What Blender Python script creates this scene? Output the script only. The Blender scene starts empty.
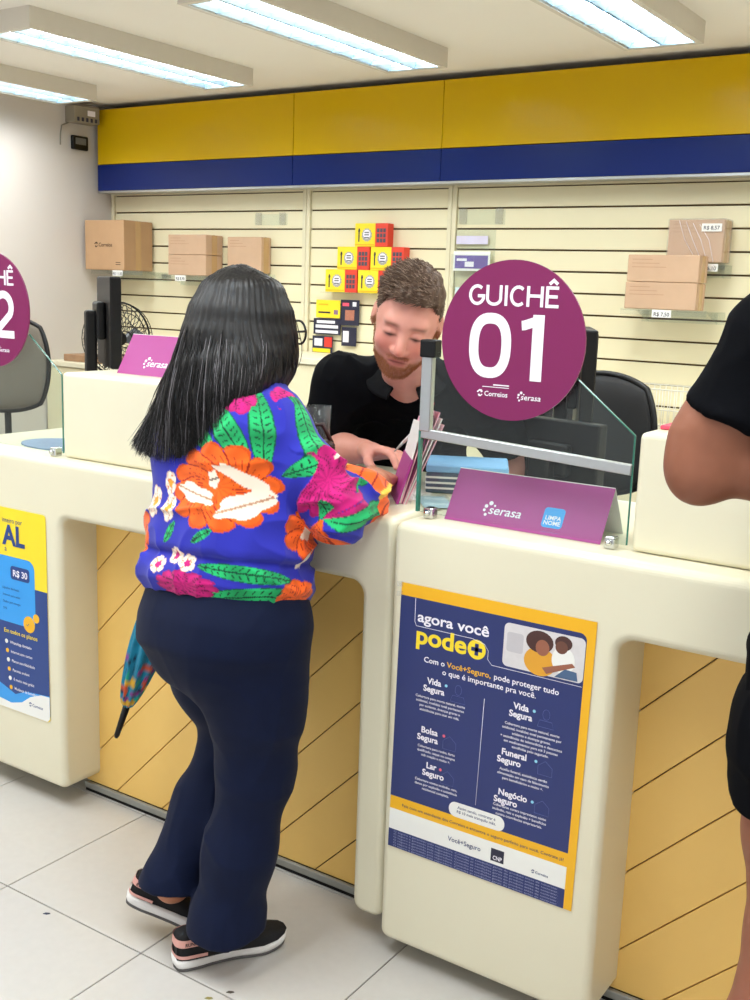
import bpy, bmesh, math, random
import numpy as np
from mathutils import Vector, Matrix

random.seed(7)
RNG = np.random.default_rng(7)
scene = bpy.context.scene
COL = scene.collection
PI = math.pi

# ------------------------------------------------------------------ camera, world, light, exposure
CAM_H = 1.60
def cam_axes(yaw, pitch, roll):
    cy, sy = math.cos(yaw), math.sin(yaw)
    f = Vector((-sy*math.cos(pitch), cy*math.cos(pitch), -math.sin(pitch)))
    r = Vector((cy, sy, 0)); d = f.cross(r)
    c, s = math.cos(roll), math.sin(roll)
    return c*r + s*d, -s*r + c*d, f
right, down, fwd = cam_axes(math.radians(33.43), math.radians(11.03), math.radians(-1.957))
cam_d = bpy.data.cameras.new('camera'); cam = bpy.data.objects.new('camera', cam_d); COL.objects.link(cam)
cam_d.sensor_fit = 'VERTICAL'; cam_d.sensor_height = 24.0; cam_d.lens = 24.0*1085/1000
cam_d.clip_start = 0.05; cam_d.clip_end = 60
mw = Matrix((right, -down, -fwd)).transposed().to_4x4(); mw.translation = (0, 0, CAM_H)
cam.matrix_world = mw
scene.camera = cam
w = bpy.data.worlds.new('world'); scene.world = w; w.use_nodes = True
w.node_tree.nodes['Background'].inputs[0].default_value = (0.93, 0.96, 1.0, 1)
w.node_tree.nodes['Background'].inputs[1].default_value = 0.95      # daylight from the open shop front behind the camera
TUBE = 11.0                                                         # brightness of the fluorescent tubes
LAMP_W = 11.0
scene.view_settings.view_transform = 'Standard'; scene.view_settings.look = 'None'
scene.view_settings.gamma = 1.0; scene.view_settings.use_curve_mapping = False
scene.view_settings.exposure = 0.22

# ------------------------------------------------------------------ materials
def lin(c):
    if isinstance(c, str):
        c = c.lstrip('#'); c = [int(c[i:i+2], 16)/255 for i in (0, 2, 4)]
    return tuple((x/12.92 if x <= .04045 else ((x+.055)/1.055)**2.4) for x in c)
MATS = {}
def mat(name, col, rough=.5, metal=0, spec=.5, var=.06, scale=30, bump=0, bscale=200, emit=None, estr=0, sheen=0, coat=0):
    if name in MATS: return MATS[name]
    m = bpy.data.materials.new(name); m.use_nodes = True; nt = m.node_tree; b = nt.nodes['Principled BSDF']
    c = lin(col)
    b.inputs['Roughness'].default_value = rough; b.inputs['Metallic'].default_value = metal
    b.inputs['Specular IOR Level'].default_value = spec
    if coat: b.inputs['Coat Weight'].default_value = coat; b.inputs['Coat Roughness'].default_value = .08
    if sheen: b.inputs['Sheen Weight'].default_value = sheen
    tc = nt.nodes.new('ShaderNodeTexCoord')
    if var:
        n = nt.nodes.new('ShaderNodeTexNoise'); n.inputs['Scale'].default_value = scale; n.inputs['Detail'].default_value = 4
        nt.links.new(tc.outputs['Object'], n.inputs['Vector'])
        r = nt.nodes.new('ShaderNodeMix'); r.data_type = 'RGBA'
        r.inputs[6].default_value = tuple(max(0, x*(1-var)) for x in c)+(1,)
        r.inputs[7].default_value = tuple(min(1, x*(1+var)) for x in c)+(1,)
        nt.links.new(n.outputs['Fac'], r.inputs[0]); nt.links.new(r.outputs[2], b.inputs['Base Color'])
    else: b.inputs['Base Color'].default_value = c+(1,)
    if bump:
        n2 = nt.nodes.new('ShaderNodeTexNoise'); n2.inputs['Scale'].default_value = bscale; n2.inputs['Detail'].default_value = 3
        nt.links.new(tc.outputs['Object'], n2.inputs['Vector'])
        bp = nt.nodes.new('ShaderNodeBump'); bp.inputs['Strength'].default_value = bump; bp.inputs['Distance'].default_value = .004
        nt.links.new(n2.outputs['Fac'], bp.inputs['Height']); nt.links.new(bp.outputs[0], b.inputs['Normal'])
    if emit:
        b.inputs['Emission Color'].default_value = lin(emit)+(1,); b.inputs['Emission Strength'].default_value = estr
    MATS[name] = m; return m
def glass(name, tint, alpha=.06, rough=.02):
    """thin clear sheet: mostly transparent, tinted, with a Fresnel gloss"""
    if name in MATS: return MATS[name]
    m = bpy.data.materials.new(name); m.use_nodes = True; nt = m.node_tree; nt.nodes.clear()
    o = nt.nodes.new('ShaderNodeOutputMaterial'); t = nt.nodes.new('ShaderNodeBsdfTransparent')
    g = nt.nodes.new('ShaderNodeBsdfGlossy'); d = nt.nodes.new('ShaderNodeBsdfDiffuse')
    t.inputs[0].default_value = lin(tint)+(1,); g.inputs['Roughness'].default_value = rough
    d.inputs[0].default_value = (.8, .85, .85, 1)
    lw = nt.nodes.new('ShaderNodeLayerWeight'); lw.inputs[0].default_value = .5
    pw = nt.nodes.new('ShaderNodeMath'); pw.operation = 'POWER'; pw.inputs[1].default_value = 4.0
    fr = nt.nodes.new('ShaderNodeMath'); fr.operation = 'MULTIPLY_ADD'; fr.inputs[1].default_value = .5; fr.inputs[2].default_value = .014
    nt.links.new(lw.outputs['Facing'], pw.inputs[0]); nt.links.new(pw.outputs[0], fr.inputs[0])
    m1 = nt.nodes.new('ShaderNodeMixShader'); m1.inputs[0].default_value = alpha
    m2 = nt.nodes.new('ShaderNodeMixShader')
    nt.links.new(t.outputs[0], m1.inputs[1]); nt.links.new(d.outputs[0], m1.inputs[2])
    nt.links.new(fr.outputs[0], m2.inputs[0]); nt.links.new(m1.outputs[0], m2.inputs[1]); nt.links.new(g.outputs[0], m2.inputs[2])
    nt.links.new(m2.outputs[0], o.inputs[0]); MATS[name] = m; return m
def vcol_mat(name, attr='Col', rough=.7, bump=.15, bscale=350, sheen=0, spec=.3, sss=0):
    m = bpy.data.materials.new(name); m.use_nodes = True; nt = m.node_tree; b = nt.nodes['Principled BSDF']
    a = nt.nodes.new('ShaderNodeVertexColor'); a.layer_name = attr
    tc = nt.nodes.new('ShaderNodeTexCoord'); n = nt.nodes.new('ShaderNodeTexNoise'); n.inputs['Scale'].default_value = bscale
    nt.links.new(tc.outputs['Object'], n.inputs['Vector'])
    bp = nt.nodes.new('ShaderNodeBump'); bp.inputs['Strength'].default_value = bump; bp.inputs['Distance'].default_value = .002
    nt.links.new(n.outputs['Fac'], bp.inputs['Height']); nt.links.new(bp.outputs[0], b.inputs['Normal'])
    nt.links.new(a.outputs[0], b.inputs['Base Color']); b.inputs['Roughness'].default_value = rough
    b.inputs['Specular IOR Level'].default_value = spec
    if sheen: b.inputs['Sheen Weight'].default_value = sheen
    if sss:
        b.inputs['Subsurface Weight'].default_value = sss; b.inputs['Subsurface Radius'].default_value = (.012, .005, .003)
        b.inputs['Subsurface Scale'].default_value = .5
    return m

CREAM = mat('cream gelcoat', '#E4DEC4', .32, var=.025, scale=6, bump=.03, bscale=14)
CREAM2 = mat('cream slat laminate', '#EAE1BE', .5, var=.02, scale=5)
CREAM3 = mat('cream frame', '#E2DABB', .5, var=.02)
OCHRE = mat('ochre board', '#F3C870', .45, var=.03, scale=8)
GROOVE = mat('dark groove board', '#5A4526', .8)
WHITE = mat('white paint', '#CFC8C1', .75, var=.02, scale=4)
CEIL = mat('ceiling paint', '#F4EFE6', .85, var=.015, scale=3)
TILE = mat('floor tile', '#C4C1BC', .3, var=.05, scale=45, bump=.02, bscale=60)
GROUT = mat('dark grout', '#4A4642', .9)
YEL = mat('yellow gloss sheet', '#D2AA06', .24, spec=.2, var=.015, scale=3)
BLU = mat('blue gloss sheet', '#0A2267', .25, spec=.25, var=.03, scale=3)
ALU = mat('brushed aluminium', '#B9BBBB', .35, metal=.85, var=.05, scale=90)
STEEL = mat('satin grey steel', '#9B9D98', .45, metal=.4, var=.05)
CHROME = mat('chrome', '#D5D7D7', .15, metal=1, var=0)
BLACKP = mat('black plastic', '#0C0C0E', .45, var=.1, spec=.3)
BLACKM = mat('black mesh fabric', '#101114', .7, var=.04, scale=60, bump=.03)
TAUPE = mat('taupe fabric', '#6E675C', .85, var=.08, scale=120, bump=.2)
MAG = mat('magenta print', '#7A1052', .4, var=.02)
MAG2 = mat('tent card magenta', '#A8388A', .45, var=.02)
WPRINT = mat('white print', '#F1EDF6', .5, var=0)
WPAPER = mat('white paper', '#EFEFEA', .6, var=.02)
NAVY = mat('navy print', '#23306B', .35, var=.02)
AMBER = mat('amber print', '#F2B515', .4, var=.01)
LEMON = mat('lemon print', '#F8DC2A', .4, var=.01)
SKYB = mat('bright blue print', '#2F9BEA', .4, var=.01)
CARD = mat('cardboard', '#BC9670', .8, var=.08, scale=14, bump=.05)
CARD2 = mat('light cardboard', '#C8A688', .8, var=.08, scale=14, bump=.05)
CARDD = mat('cardboard print', '#4A3422', .8, var=0)
TAPE = mat('packing tape', '#C7A171', .25, var=.03)
DARKP = mat('dark print', '#22223A', .5, var=0)
REDP = mat('red print', '#D8352A', .5, var=.02)
GLASS = glass('clear glass', '#F5FAF8', .009)
GEDGE = mat('green glass edge', '#3E7A6A', .15, var=.05)
ACR = glass('clear acrylic', '#FBFDFC', .03, .05)
FILM = glass('clear film', '#FBFAF9', .10, .15)
TUBEM = mat('lit fluorescent tube', '#F2FAFF', .4, var=0, emit='#EAF7FF', estr=TUBE)
REFL = mat('lamp reflector', '#CFE6F2', .25, metal=.6, var=.02)
LAMPW = mat('lamp housing', '#DAD4C8', .55, var=.02)
PINKP = mat('pink leaflet paper', '#F0B4C4', .55, var=.03)
PINKR = mat('coral paper', '#E8506A', .55, var=.03)

# ------------------------------------------------------------------ mesh helpers (all shapes are given in room coordinates)
def wl(o):
    v = Vector((0, 0, 0))
    while o is not None: v += o.location; o = o.parent
    return v
def tag(o, label=None, cat=None, group=None, kind=None):
    if label: o['label'] = label
    if cat: o['category'] = cat
    if group: o['group'] = group
    if kind: o['kind'] = kind
    return o
def thing(name, label, cat, loc, group=None):
    o = bpy.data.objects.new(name, None); COL.objects.link(o); o.location = loc; o.empty_display_size = .05
    return tag(o, label, cat, group)
def link(name, me, m, parent=None, label=None):
    o = bpy.data.objects.new(name, me); COL.objects.link(o)
    if m is not None: me.materials.append(m)
    if parent is not None:
        o.parent = parent; off = wl(parent)
    else:
        co = np.empty(len(me.vertices)*3, np.float32); me.vertices.foreach_get('co', co); co = co.reshape(-1, 3)
        lo, hi = co.min(0), co.max(0); off = Vector(((lo[0]+hi[0])/2, (lo[1]+hi[1])/2, lo[2])); o.location = off
    me.transform(Matrix.Translation(-Vector(off)))
    if label: o['label'] = label
    return o
def mk(name, verts, faces, m, parent=None, smooth=False, label=None):
    me = bpy.data.meshes.new(name); me.from_pydata([tuple(v) for v in verts], [], faces); me.update()
    if smooth: me.polygons.foreach_set('use_smooth', [True]*len(me.polygons))
    return link(name, me, m, parent, label)
def from_bm(name, bm, m, parent=None, smooth=False, label=None):
    bmesh.ops.recalc_face_normals(bm, faces=bm.faces[:])
    me = bpy.data.meshes.new(name); bm.to_mesh(me); bm.free()
    if smooth: me.polygons.foreach_set('use_smooth', [True]*len(me.polygons))
    return link(name, me, m, parent, label)
def bm_box(bm, x0, x1, y0, y1, z0, z1, M=None):
    vs = [bm.verts.new(Vector((x, y, z)) if M is None else M @ Vector((x, y, z))) for x in (x0, x1) for y in (y0, y1) for z in (z0, z1)]
    for f in ((0, 1, 3, 2), (4, 6, 7, 5), (0, 4, 5, 1), (2, 3, 7, 6), (0, 2, 6, 4), (1, 5, 7, 3)): bm.faces.new([vs[i] for i in f])
    return vs
def box(name, x0, x1, y0, y1, z0, z1, m, parent=None, bevel=0, seg=2, M=None, label=None):
    bm = bmesh.new(); bm_box(bm, x0, x1, y0, y1, z0, z1, M)
    if bevel: bmesh.ops.bevel(bm, geom=bm.edges[:], offset=bevel, segments=seg, affect='EDGES', profile=.5)
    return from_bm(name, bm, m, parent, False, label)
class Fr:
    """a flat working frame: origin, u right, v up; n = towards the viewer of the sheet"""
    def __init__(s, o, u, v): s.o = Vector(o); s.u = Vector(u).normalized(); s.v = Vector(v).normalized(); s.n = s.u.cross(s.v)
    def p(s, a, b, c=0): return s.o + s.u*a + s.v*b + s.n*c
def prism(name, poly, fr, d0, d1, m, parent=None, bevel=0, seg=2, label=None, smooth=False):
    bm = bmesh.new()
    a = [bm.verts.new(fr.p(x, y, d0)) for x, y in poly]; b = [bm.verts.new(fr.p(x, y, d1)) for x, y in poly]
    n = len(poly); bm.faces.new(a[::-1]); top = bm.faces.new(b)
    for i in range(n): bm.faces.new((a[i], a[(i+1) % n], b[(i+1) % n], b[i]))
    if bevel: bmesh.ops.bevel(bm, geom=list(top.edges), offset=bevel, segments=seg, affect='EDGES', profile=.5)
    return from_bm(name, bm, m, parent, smooth, label)
def shell(name, poly, fr, depth, r, m, parent, seg=6):
    """outline extruded backwards with its front edge rounded by r (concave outlines allowed)"""
    n = len(poly); P = [Vector((x, y)) for x, y in poly]; off = []
    for i in range(n):
        a, b, c = P[i-1], P[i], P[(i+1) % n]; e0, e1 = (b-a).normalized(), (c-b).normalized()
        n0, n1 = Vector((-e0.y, e0.x)), Vector((-e1.y, e1.x)); q = (n0+n1); q = q.normalized() if q.length > 1e-6 else n0
        off.append(q/max(.5, q.dot(n0)))
    V, F = [], []
    rings = [(0, -depth)] + [(r*(1-math.cos(PI/2*i/seg)), -r+r*math.sin(PI/2*i/seg)) for i in range(seg+1)]
    for o, d in rings: V += [fr.p(P[i].x+off[i].x*o, P[i].y+off[i].y*o, d) for i in range(n)]
    for k in range(len(rings)-1):
        for i in range(n): F.append((k*n+i, k*n+(i+1) % n, (k+1)*n+(i+1) % n, (k+1)*n+i))
    F.append(tuple((len(rings)-1)*n+i for i in range(n)))
    return mk(name, V, F, m, parent)
def ribbon(name, paths, wd, fr, m, parent, d0=.0002, d1=.0008):
    """flat lettering drawn as strokes of even width; a path that ends where it starts is closed"""
    V, F = [], []
    for ip, pts in enumerate(paths):
        d1 += .00012*(ip > 0); P = [Vector(p) for p in pts]; closed = (P[0]-P[-1]).length < 1e-6
        if closed: P = P[:-1]
        n = len(P); o = len(V)
        for i in range(n):
            a = P[i-1] if (i > 0 or closed) else P[i]; c = P[(i+1) % n] if (i < n-1 or closed) else P[i]
            e0 = (P[i]-a).normalized() if (P[i]-a).length > 0 else (c-P[i]).normalized(); e1 = (c-P[i]).normalized() if (c-P[i]).length > 0 else e0
            n0, n1 = Vector((-e0.y, e0.x)), Vector((-e1.y, e1.x)); q = (n0+n1).normalized(); q = q/max(.35, q.dot(n0))*wd/2
            for s in (1, -1):
                for d in (d0, d1): V.append(fr.p(P[i].x+q.x*s, P[i].y+q.y*s, d))
        for i in range(n if closed else n-1):
            j = (i+1) % n; A, B = o+4*i, o+4*j
            F += [(A+1, A+3, B+3, B+1), (A, B, B+2, A+2), (A, A+1, B+1, B), (A+2, B+2, B+3, A+3)]
    return mk(name, V, F, m, parent)
def rrect(x0, x1, y0, y1, r, n=5):
    out = []
    for cx, cy, a0 in ((x1-r, y1-r, 0), (x0+r, y1-r, 90), (x0+r, y0+r, 180), (x1-r, y0+r, 270)):
        for i in range(n+1):
            a = math.radians(a0+90*i/n); out.append((cx+r*math.cos(a), cy+r*math.sin(a)))
    return out
def circ(cx, cy, rx, ry=None, n=48, a0=0, a1=2*PI):
    ry = rx if ry is None else ry
    full = abs(a1-a0-2*PI) < 1e-6
    return [(cx+rx*math.cos(a0+(a1-a0)*i/(n if full else n-1)), cy+ry*math.sin(a0+(a1-a0)*i/(n if full else n-1))) for i in range(n)]
def tube_geo(pts, rad, n=8, cap=True):
    pts = [Vector(p) for p in pts]; rad = rad if hasattr(rad, '__len__') else [rad]*len(pts)
    V, F = [], []; ref = None
    for i, p in enumerate(pts):
        t = (pts[min(i+1, len(pts)-1)]-pts[max(i-1, 0)]).normalized()
        if ref is None: ref = t.orthogonal().normalized()
        ref = (ref - t*ref.dot(t)); ref = ref.normalized() if ref.length > 1e-6 else t.orthogonal().normalized()
        b = t.cross(ref)
        for k in range(n):
            a = 2*PI*k/n; V.append(p+(ref*math.cos(a)+b*math.sin(a))*rad[i])
    for i in range(len(pts)-1):
        for k in range(n):
            k2 = (k+1) % n; F.append((i*n+k, i*n+k2, (i+1)*n+k2, (i+1)*n+k))
    if cap: F.append(tuple(range(n))[::-1]); F.append(tuple((len(pts)-1)*n+k for k in range(n)))
    return V, F
def tube(name, pts, rad, m, parent=None, n=8, label=None):
    V, F = tube_geo(pts, rad, n); return mk(name, V, F, m, parent, True, label)
def tubes(name, L, m, parent=None, n=6, label=None):
    V, F = [], []
    for pts, r in L:
        v, f = tube_geo(pts, r, n); o = len(V); V += v; F += [tuple(i+o for i in q) for q in f]
    return mk(name, V, F, m, parent, True, label)
def spline(pts, n):
    """Catmull-Rom through the points"""
    P = [np.array(p, float) for p in pts]; P = [2*P[0]-P[1]] + P + [2*P[-1]-P[-2]]; out = []
    S = len(P)-3
    for i in range(n):
        t = i/(n-1)*S; k = min(int(t), S-1); t -= k; a, b, c, d = P[k:k+4]
        out.append(.5*(2*b+(c-a)*t+(2*a-5*b+4*c-d)*t*t+(3*b-a-3*c+d)*t**3))
    return out
# flat print: lettering from the built-in font
_fc = bpy.data.curves.new('lettering', 'FONT'); _fo = bpy.data.objects.new('lettering', _fc); COL.objects.link(_fo)
def text(name, body, fr, x, y, size, m, parent, align='LEFT', fat=0, d=.0006, sx=1.0, width=None, lh=1.0, shear=0, label=None):
    _fc.body = body; _fc.size = 1.0; _fc.align_x = align; _fc.offset = fat; _fc.space_line = lh; _fc.shear = shear; _fc.resolution_u = 2 if size < .02 else 5
    bpy.context.view_layer.update()
    me = bpy.data.meshes.new_from_object(_fo.evaluated_get(bpy.context.evaluated_depsgraph_get()))
    me.materials.clear()
    if len(me.vertices) == 0: return None
    if width:
        xs = [v.co.x for v in me.vertices]; sx = width/((max(xs)-min(xs))*size)
    for v in me.vertices: v.co = fr.p(x+v.co.x*size*sx, y+v.co.y*size, d)
    me.name = name
    return link(name, me, m, parent, label)
def copy_tree(o, parent=None):
    c = o.copy(); COL.objects.link(c); c.parent = parent
    for ch in list(o.children): copy_tree(ch, c)
    return c
FRONT = lambda x, y, z: Fr((x, y, z), (1, 0, 0), (0, 0, 1))    # sheet that faces the customer side (-Y)

# ------------------------------------------------------------------ the room
ZC = 2.618; XL = -5.22; YB = 4.875
fl = box('floor', XL, 3.2, -2.6, YB, -.06, -.004, GROUT); tag(fl, 'floor of pale square tiles with dark joints', 'floor', kind='structure')
tile_me = None
for i in range(-10, 7):
    for j in range(-8, 7):
        x0 = -.247+.5*i; y0 = 1.685+.5*j
        if x0+.5 < XL or x0 > 3.1 or y0+.5 < -2.5 or y0 > YB: continue
        if tile_me is None:
            o = box('tile', x0+.0016, x0+.4984, y0+.0016, y0+.4984, -.006, 0, TILE, fl, .0012, 1); tile_me = o.data; base = Vector((x0, y0, 0))
        else:
            o = bpy.data.objects.new('tile', tile_me); COL.objects.link(o); o.parent = fl; o.location = Vector((x0, y0, 0))-base
for o in list(fl.children):          # cut nothing: edge tiles simply run under the walls
    pass
tag(box('ceiling', XL-.15, 3.3, -2.6, YB+.12, ZC, ZC+.1, CEIL), 'plain off-white ceiling', 'ceiling', kind='structure')
tag(box('wall_left', XL-.12, XL, -2.6, YB, -.06, ZC, WHITE), 'plain white side wall', 'wall', kind='structure')
tag(box('wall_back', XL-.12, 3.3, YB, YB+.12, -.06, ZC, WHITE), 'wall behind the slatted display panels', 'wall', kind='structure')
tag(box('wall_right', 3.2, 3.32, -2.6, YB, -.06, ZC, WHITE), 'plain white wall out to the right', 'wall', kind='structure')

# ceiling lamps: housing, recessed reflector tray, two tubes, cross blades
def lamp(xr, y0, y1, label, group='ceiling lamps'):
    W = .31; x0 = xr-W; zb = ZC-.08
    t = thing('ceiling_lamp', label, 'lamp', (xr-W/2, (y0+y1)/2, ZC), group)
    bm = bmesh.new(); th = .022
    bm_box(bm, x0, x0+th, y0, y1, zb, ZC); bm_box(bm, xr-th, xr, y0, y1, zb, ZC)
    bm_box(bm, x0+th, xr-th, y0, y0+th, zb, ZC); bm_box(bm, x0+th, xr-th, y1-th, y1, zb, ZC)
    from_bm('housing', bm, LAMPW, t)
    box('reflector', x0+th, xr-th, y0+th, y1-th, ZC-.02, ZC-.014, REFL, t)
    for k in (0, 1):
        xc = x0+W*(.29+.42*k)
        tube('tube', [(xc, y0+.05, zb+.028), (xc, y1-.05, zb+.028)], .013, TUBEM, t, 10)
        bm = bmesh.new()
        for s in (-1, 1):
            a = [bm.verts.new(p) for p in ((xc+s*.060, y0+.03, zb+.004), (xc+s*.060, y1-.03, zb+.004), (xc+s*.03, y1-.03, ZC-.022), (xc+s*.03, y0+.03, ZC-.022))]
            bm.faces.new(a)
        from_bm('side_mirror', bm, REFL, t)
    n = 9
    for i in range(n+1):
        y = y0+.03+(y1-y0-.06)*i/n
        o = box('louvre_blade', x0+th, xr-th, y-.0015, y+.0015, zb+.002, zb+.02, REFL, t)
    ld = bpy.data.lights.new('tube_light', 'AREA'); ld.shape = 'RECTANGLE'; ld.size = W-.06; ld.size_y = y1-y0-.08; ld.energy = LAMP_W; ld.spread = math.radians(150)
    ld.color = (1.0, .985, .95)
    lo = bpy.data.objects.new('tube_light', ld); COL.objects.link(lo); lo.parent = t; lo.location = (0, 0, -.083)
    return t
lamp(-4.68, 2.925, 4.245, 'lit ceiling lamp at the far left corner near the wall sensor', None)
lamp(-3.59, 2.925, 4.245, 'lit ceiling lamp second from the left wall', None)
lamp(-2.507, 2.925, 4.245, 'lit ceiling lamp above the serving clerk, third from the left wall', None)
lamp(-1.40, 2.925, 4.245, 'lit ceiling lamp at the top right of the photo', None)
for x in (-.31, .78, 1.87): lamp(x, 2.925, 4.245, 'lit ceiling lamp behind the counters beyond the right edge of the view', 'lamps right of the view')
for x in (-4.68, -3.59, -2.507, -1.40, -.31, .78, 1.87):
    lamp(x, .55, 1.87, 'lit ceiling lamp over the customer side', 'lamps over the customers')

# yellow and blue fascia above the slatted wall
fs = thing('fascia_sign', 'long glossy yellow and blue fascia board above the slatted wall', 'sign board', (-2.3, 4.78, 2.12))
box('fascia_core', -5.18, 3.1, 4.72, 4.87, 2.118, 2.582, GROOVE, fs)
seams = [-5.182, -3.695, -2.788, -.93, .93, 3.1]
for a, b in zip(seams[:-1], seams[1:]):
    box('yellow_panel', a+.0015, b-.0015, 4.70, 4.722, 2.2735, 2.586, YEL, fs, .002, 2)
    box('blue_panel', a+.0015, b-.0015, 4.698, 4.722, 2.121, 2.2705, BLU, fs, .002, 2)
box('bottom_trim', -5.18, 3.1, 4.70, 4.79, 2.108, 2.1195, ALU, fs)

# slatted display panels
def slat_panel(x0, x1, label):
    t = thing('slatwall_panel', label, 'wall panel', ((x0+x1)/2, 4.85, .6))
    box('backing', x0, x1, 4.861, 4.875, .60, 2.117, GROOVE, t)
    for s, x in ((0, x0), (1, x1)): box('frame_post', x-.012, x+.012, 4.835, 4.862, .60, 2.117, CREAM3, t, .002, 1)
    box('top_rail', x0+.012, x1-.012, 4.84, 4.862, 2.104, 2.117, CREAM3, t)
    z = 2.098
    for k in range(15):
        box('slat', x0+.0135, x1-.0135, 4.848, 4.861, z-.0988+.0085, z, CREAM2, t, .0015, 1); z -= .0988
    return t
slat_panel(-5.205, -3.716, 'cream slatted wall panel with three cardboard boxes on it')
slat_panel(-3.690, -2.806, 'cream slatted wall panel behind the clerk with yellow packs')
slat_panel(-2.780, 1.0, 'wide cream slatted wall panel on the right with stacked boxes')

# ------------------------------------------------------------------ service counters
ZT = 1.085
def clip_half(poly, a, b, c):
    out = []
    for i in range(len(poly)):
        p, q = poly[i], poly[(i+1) % len(poly)]
        dp, dq = a*p[0]+b*p[1]-c, a*q[0]+b*q[1]-c
        if dp >= 0: out.append(p)
        if (dp >= 0) != (dq >= 0):
            t = dp/(dp-dq); out.append((p[0]+(q[0]-p[0])*t, p[1]+(q[1]-p[1])*t))
    return out
def counter(x0, x1, yf, pw, lw, zb, za, icpt, label):
    t = thing('service_counter', label, 'counter', ((x0+x1)/2, yf+.3, 0))
    r = .035; xa, xb = x0+pw, x1-lw
    def arc(cx, cy, a0, a1, rr, n=7): return [(cx+rr*math.cos(math.radians(a0+(a1-a0)*i/n)), cy+rr*math.sin(math.radians(a0+(a1-a0)*i/n))) for i in range(n+1)]
    poly = arc(x0+.024, zb+.024, 180, 270, .024, 5) + arc(xa-.024, zb+.024, 270, 360, .024, 5)
    poly += arc(xa+r, za-r, 180, 90, r) + arc(xb-r, za-r, 90, 0, r)
    poly += arc(xb+.028, zb+.028, 180, 270, .028, 5) + arc(x1-.028, zb+.028, 270, 360, .028, 5)
    poly += arc(x1-.024, ZT-.024, 0, 90, .024, 5) + arc(x0+.024, ZT-.024, 90, 180, .024, 5)
    fr = FRONT(0, yf, 0)
    shell('front_shell', poly, fr, .19, .02, CREAM, t)
    box('top', x0+.002, x1-.002, yf+.1895, yf+.60, ZT-.045, ZT, CREAM, t)
    box('back_board', x0+.01, x1-.01, yf+.191, yf+.21, .02, ZT-.046, GROOVE, t)
    for s, x in ((0, x0), (1, x1-.02)): box('side_board', x, x+.02, yf+.19, yf+.55, .05, ZT-.046, CREAM, t)
    # diagonal boards in the knee recess
    yp = 2.2; px0, px1 = xa-.06, xb+.06; p0, p1 = .034, za+.03
    fp = FRONT(0, yp, 0); k = -8
    for k in range(-9, 9):
        c0 = icpt+.193*k; c1 = c0+.193; g = .002
        pl = clip_half([(px0, p0), (px1, p0), (px1, p1), (px0, p1)], -1, 1, c0+g)
        if len(pl) >= 3: pl = clip_half(pl, 1, -1, -c1+g)
        if len(pl) >= 3: prism('plank', pl, fp, -.012, 0, OCHRE, t, .0012, 1)
    box('recess_backing', px0, px1, yp+.0125, yp+.02, .0, p1, GROOVE, t)
    box('kick_rail', px0, px1, yp-.012, yp+.0, .012, .033, STEEL, t, .003, 2)
    box('kick_seal', px0, px1, yp-.006, yp+.003, .0, .012, BLACKP, t)
    return t
c2 = counter(-3.0, -1.303, 2.06, .545, .088, .065, .915, 3.185, 'cream moulded counter on the left where the woman stands')
c1 = counter(-1.287, .43, 2.03, .545, .088, .045, .92, 1.454, 'cream moulded counter in front with the navy insurance poster')

def riser(x0, x1, yf, label):
    o = box('counter_riser', x0, x1, yf, yf+.30, ZT+.0005, 1.333, CREAM, None, .012, 4); return tag(o, label, 'counter box')
riser(-2.49, -1.93, 2.11, 'cream raised box on the left counter carrying a magenta tent card')
riser(-.758, .05, 2.11, 'cream raised box on the front counter behind the bare elbow')

# ------------------------------------------------------------------ logos
def arrows_mark(fr, x, y, s, m, parent, d):
    a = [(-.5, .1), (-.1, .5), (.3, .5), (.5, .15), (.2, -.05), (.12, .2), (-.12, .2), (-.3, -.05)]
    b = [(-x_*.8+.08, -y_*.8-.25) for x_, y_ in a]
    for q in (a, b): prism('arrow_mark', [(x+p[0]*s, y+p[1]*s*.9) for p in q], fr, d-.0004, d, m, parent)
def post_logo(fr, x, y, s, m, parent, d=.0008):
    arrows_mark(fr, x+s*.35, y+s*.42, s*.95, m, parent, d)
    text('post_lettering', 'Correios', fr, x+s*1.05, y, s, m, parent, fat=.015, d=d, width=s*3.6)
def dots_logo(fr, x, y, s, m, parent, d=.0008):
    for dx, dy, r in ((-.1, .28, .13), (.0, .66, .17), (.38, .98, .2), (.8, .78, .1), (.12, -.12, .14)):
        prism('dot', circ(x+dx*s, y+dy*s, r*s, n=14), fr, d-.0004, d, m, parent)
    text('serasa_lettering', 'serasa', fr, x+.3*s, y, s*1.15, m, parent, fat=.008, d=d, width=s*3.1, shear=.15)

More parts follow.
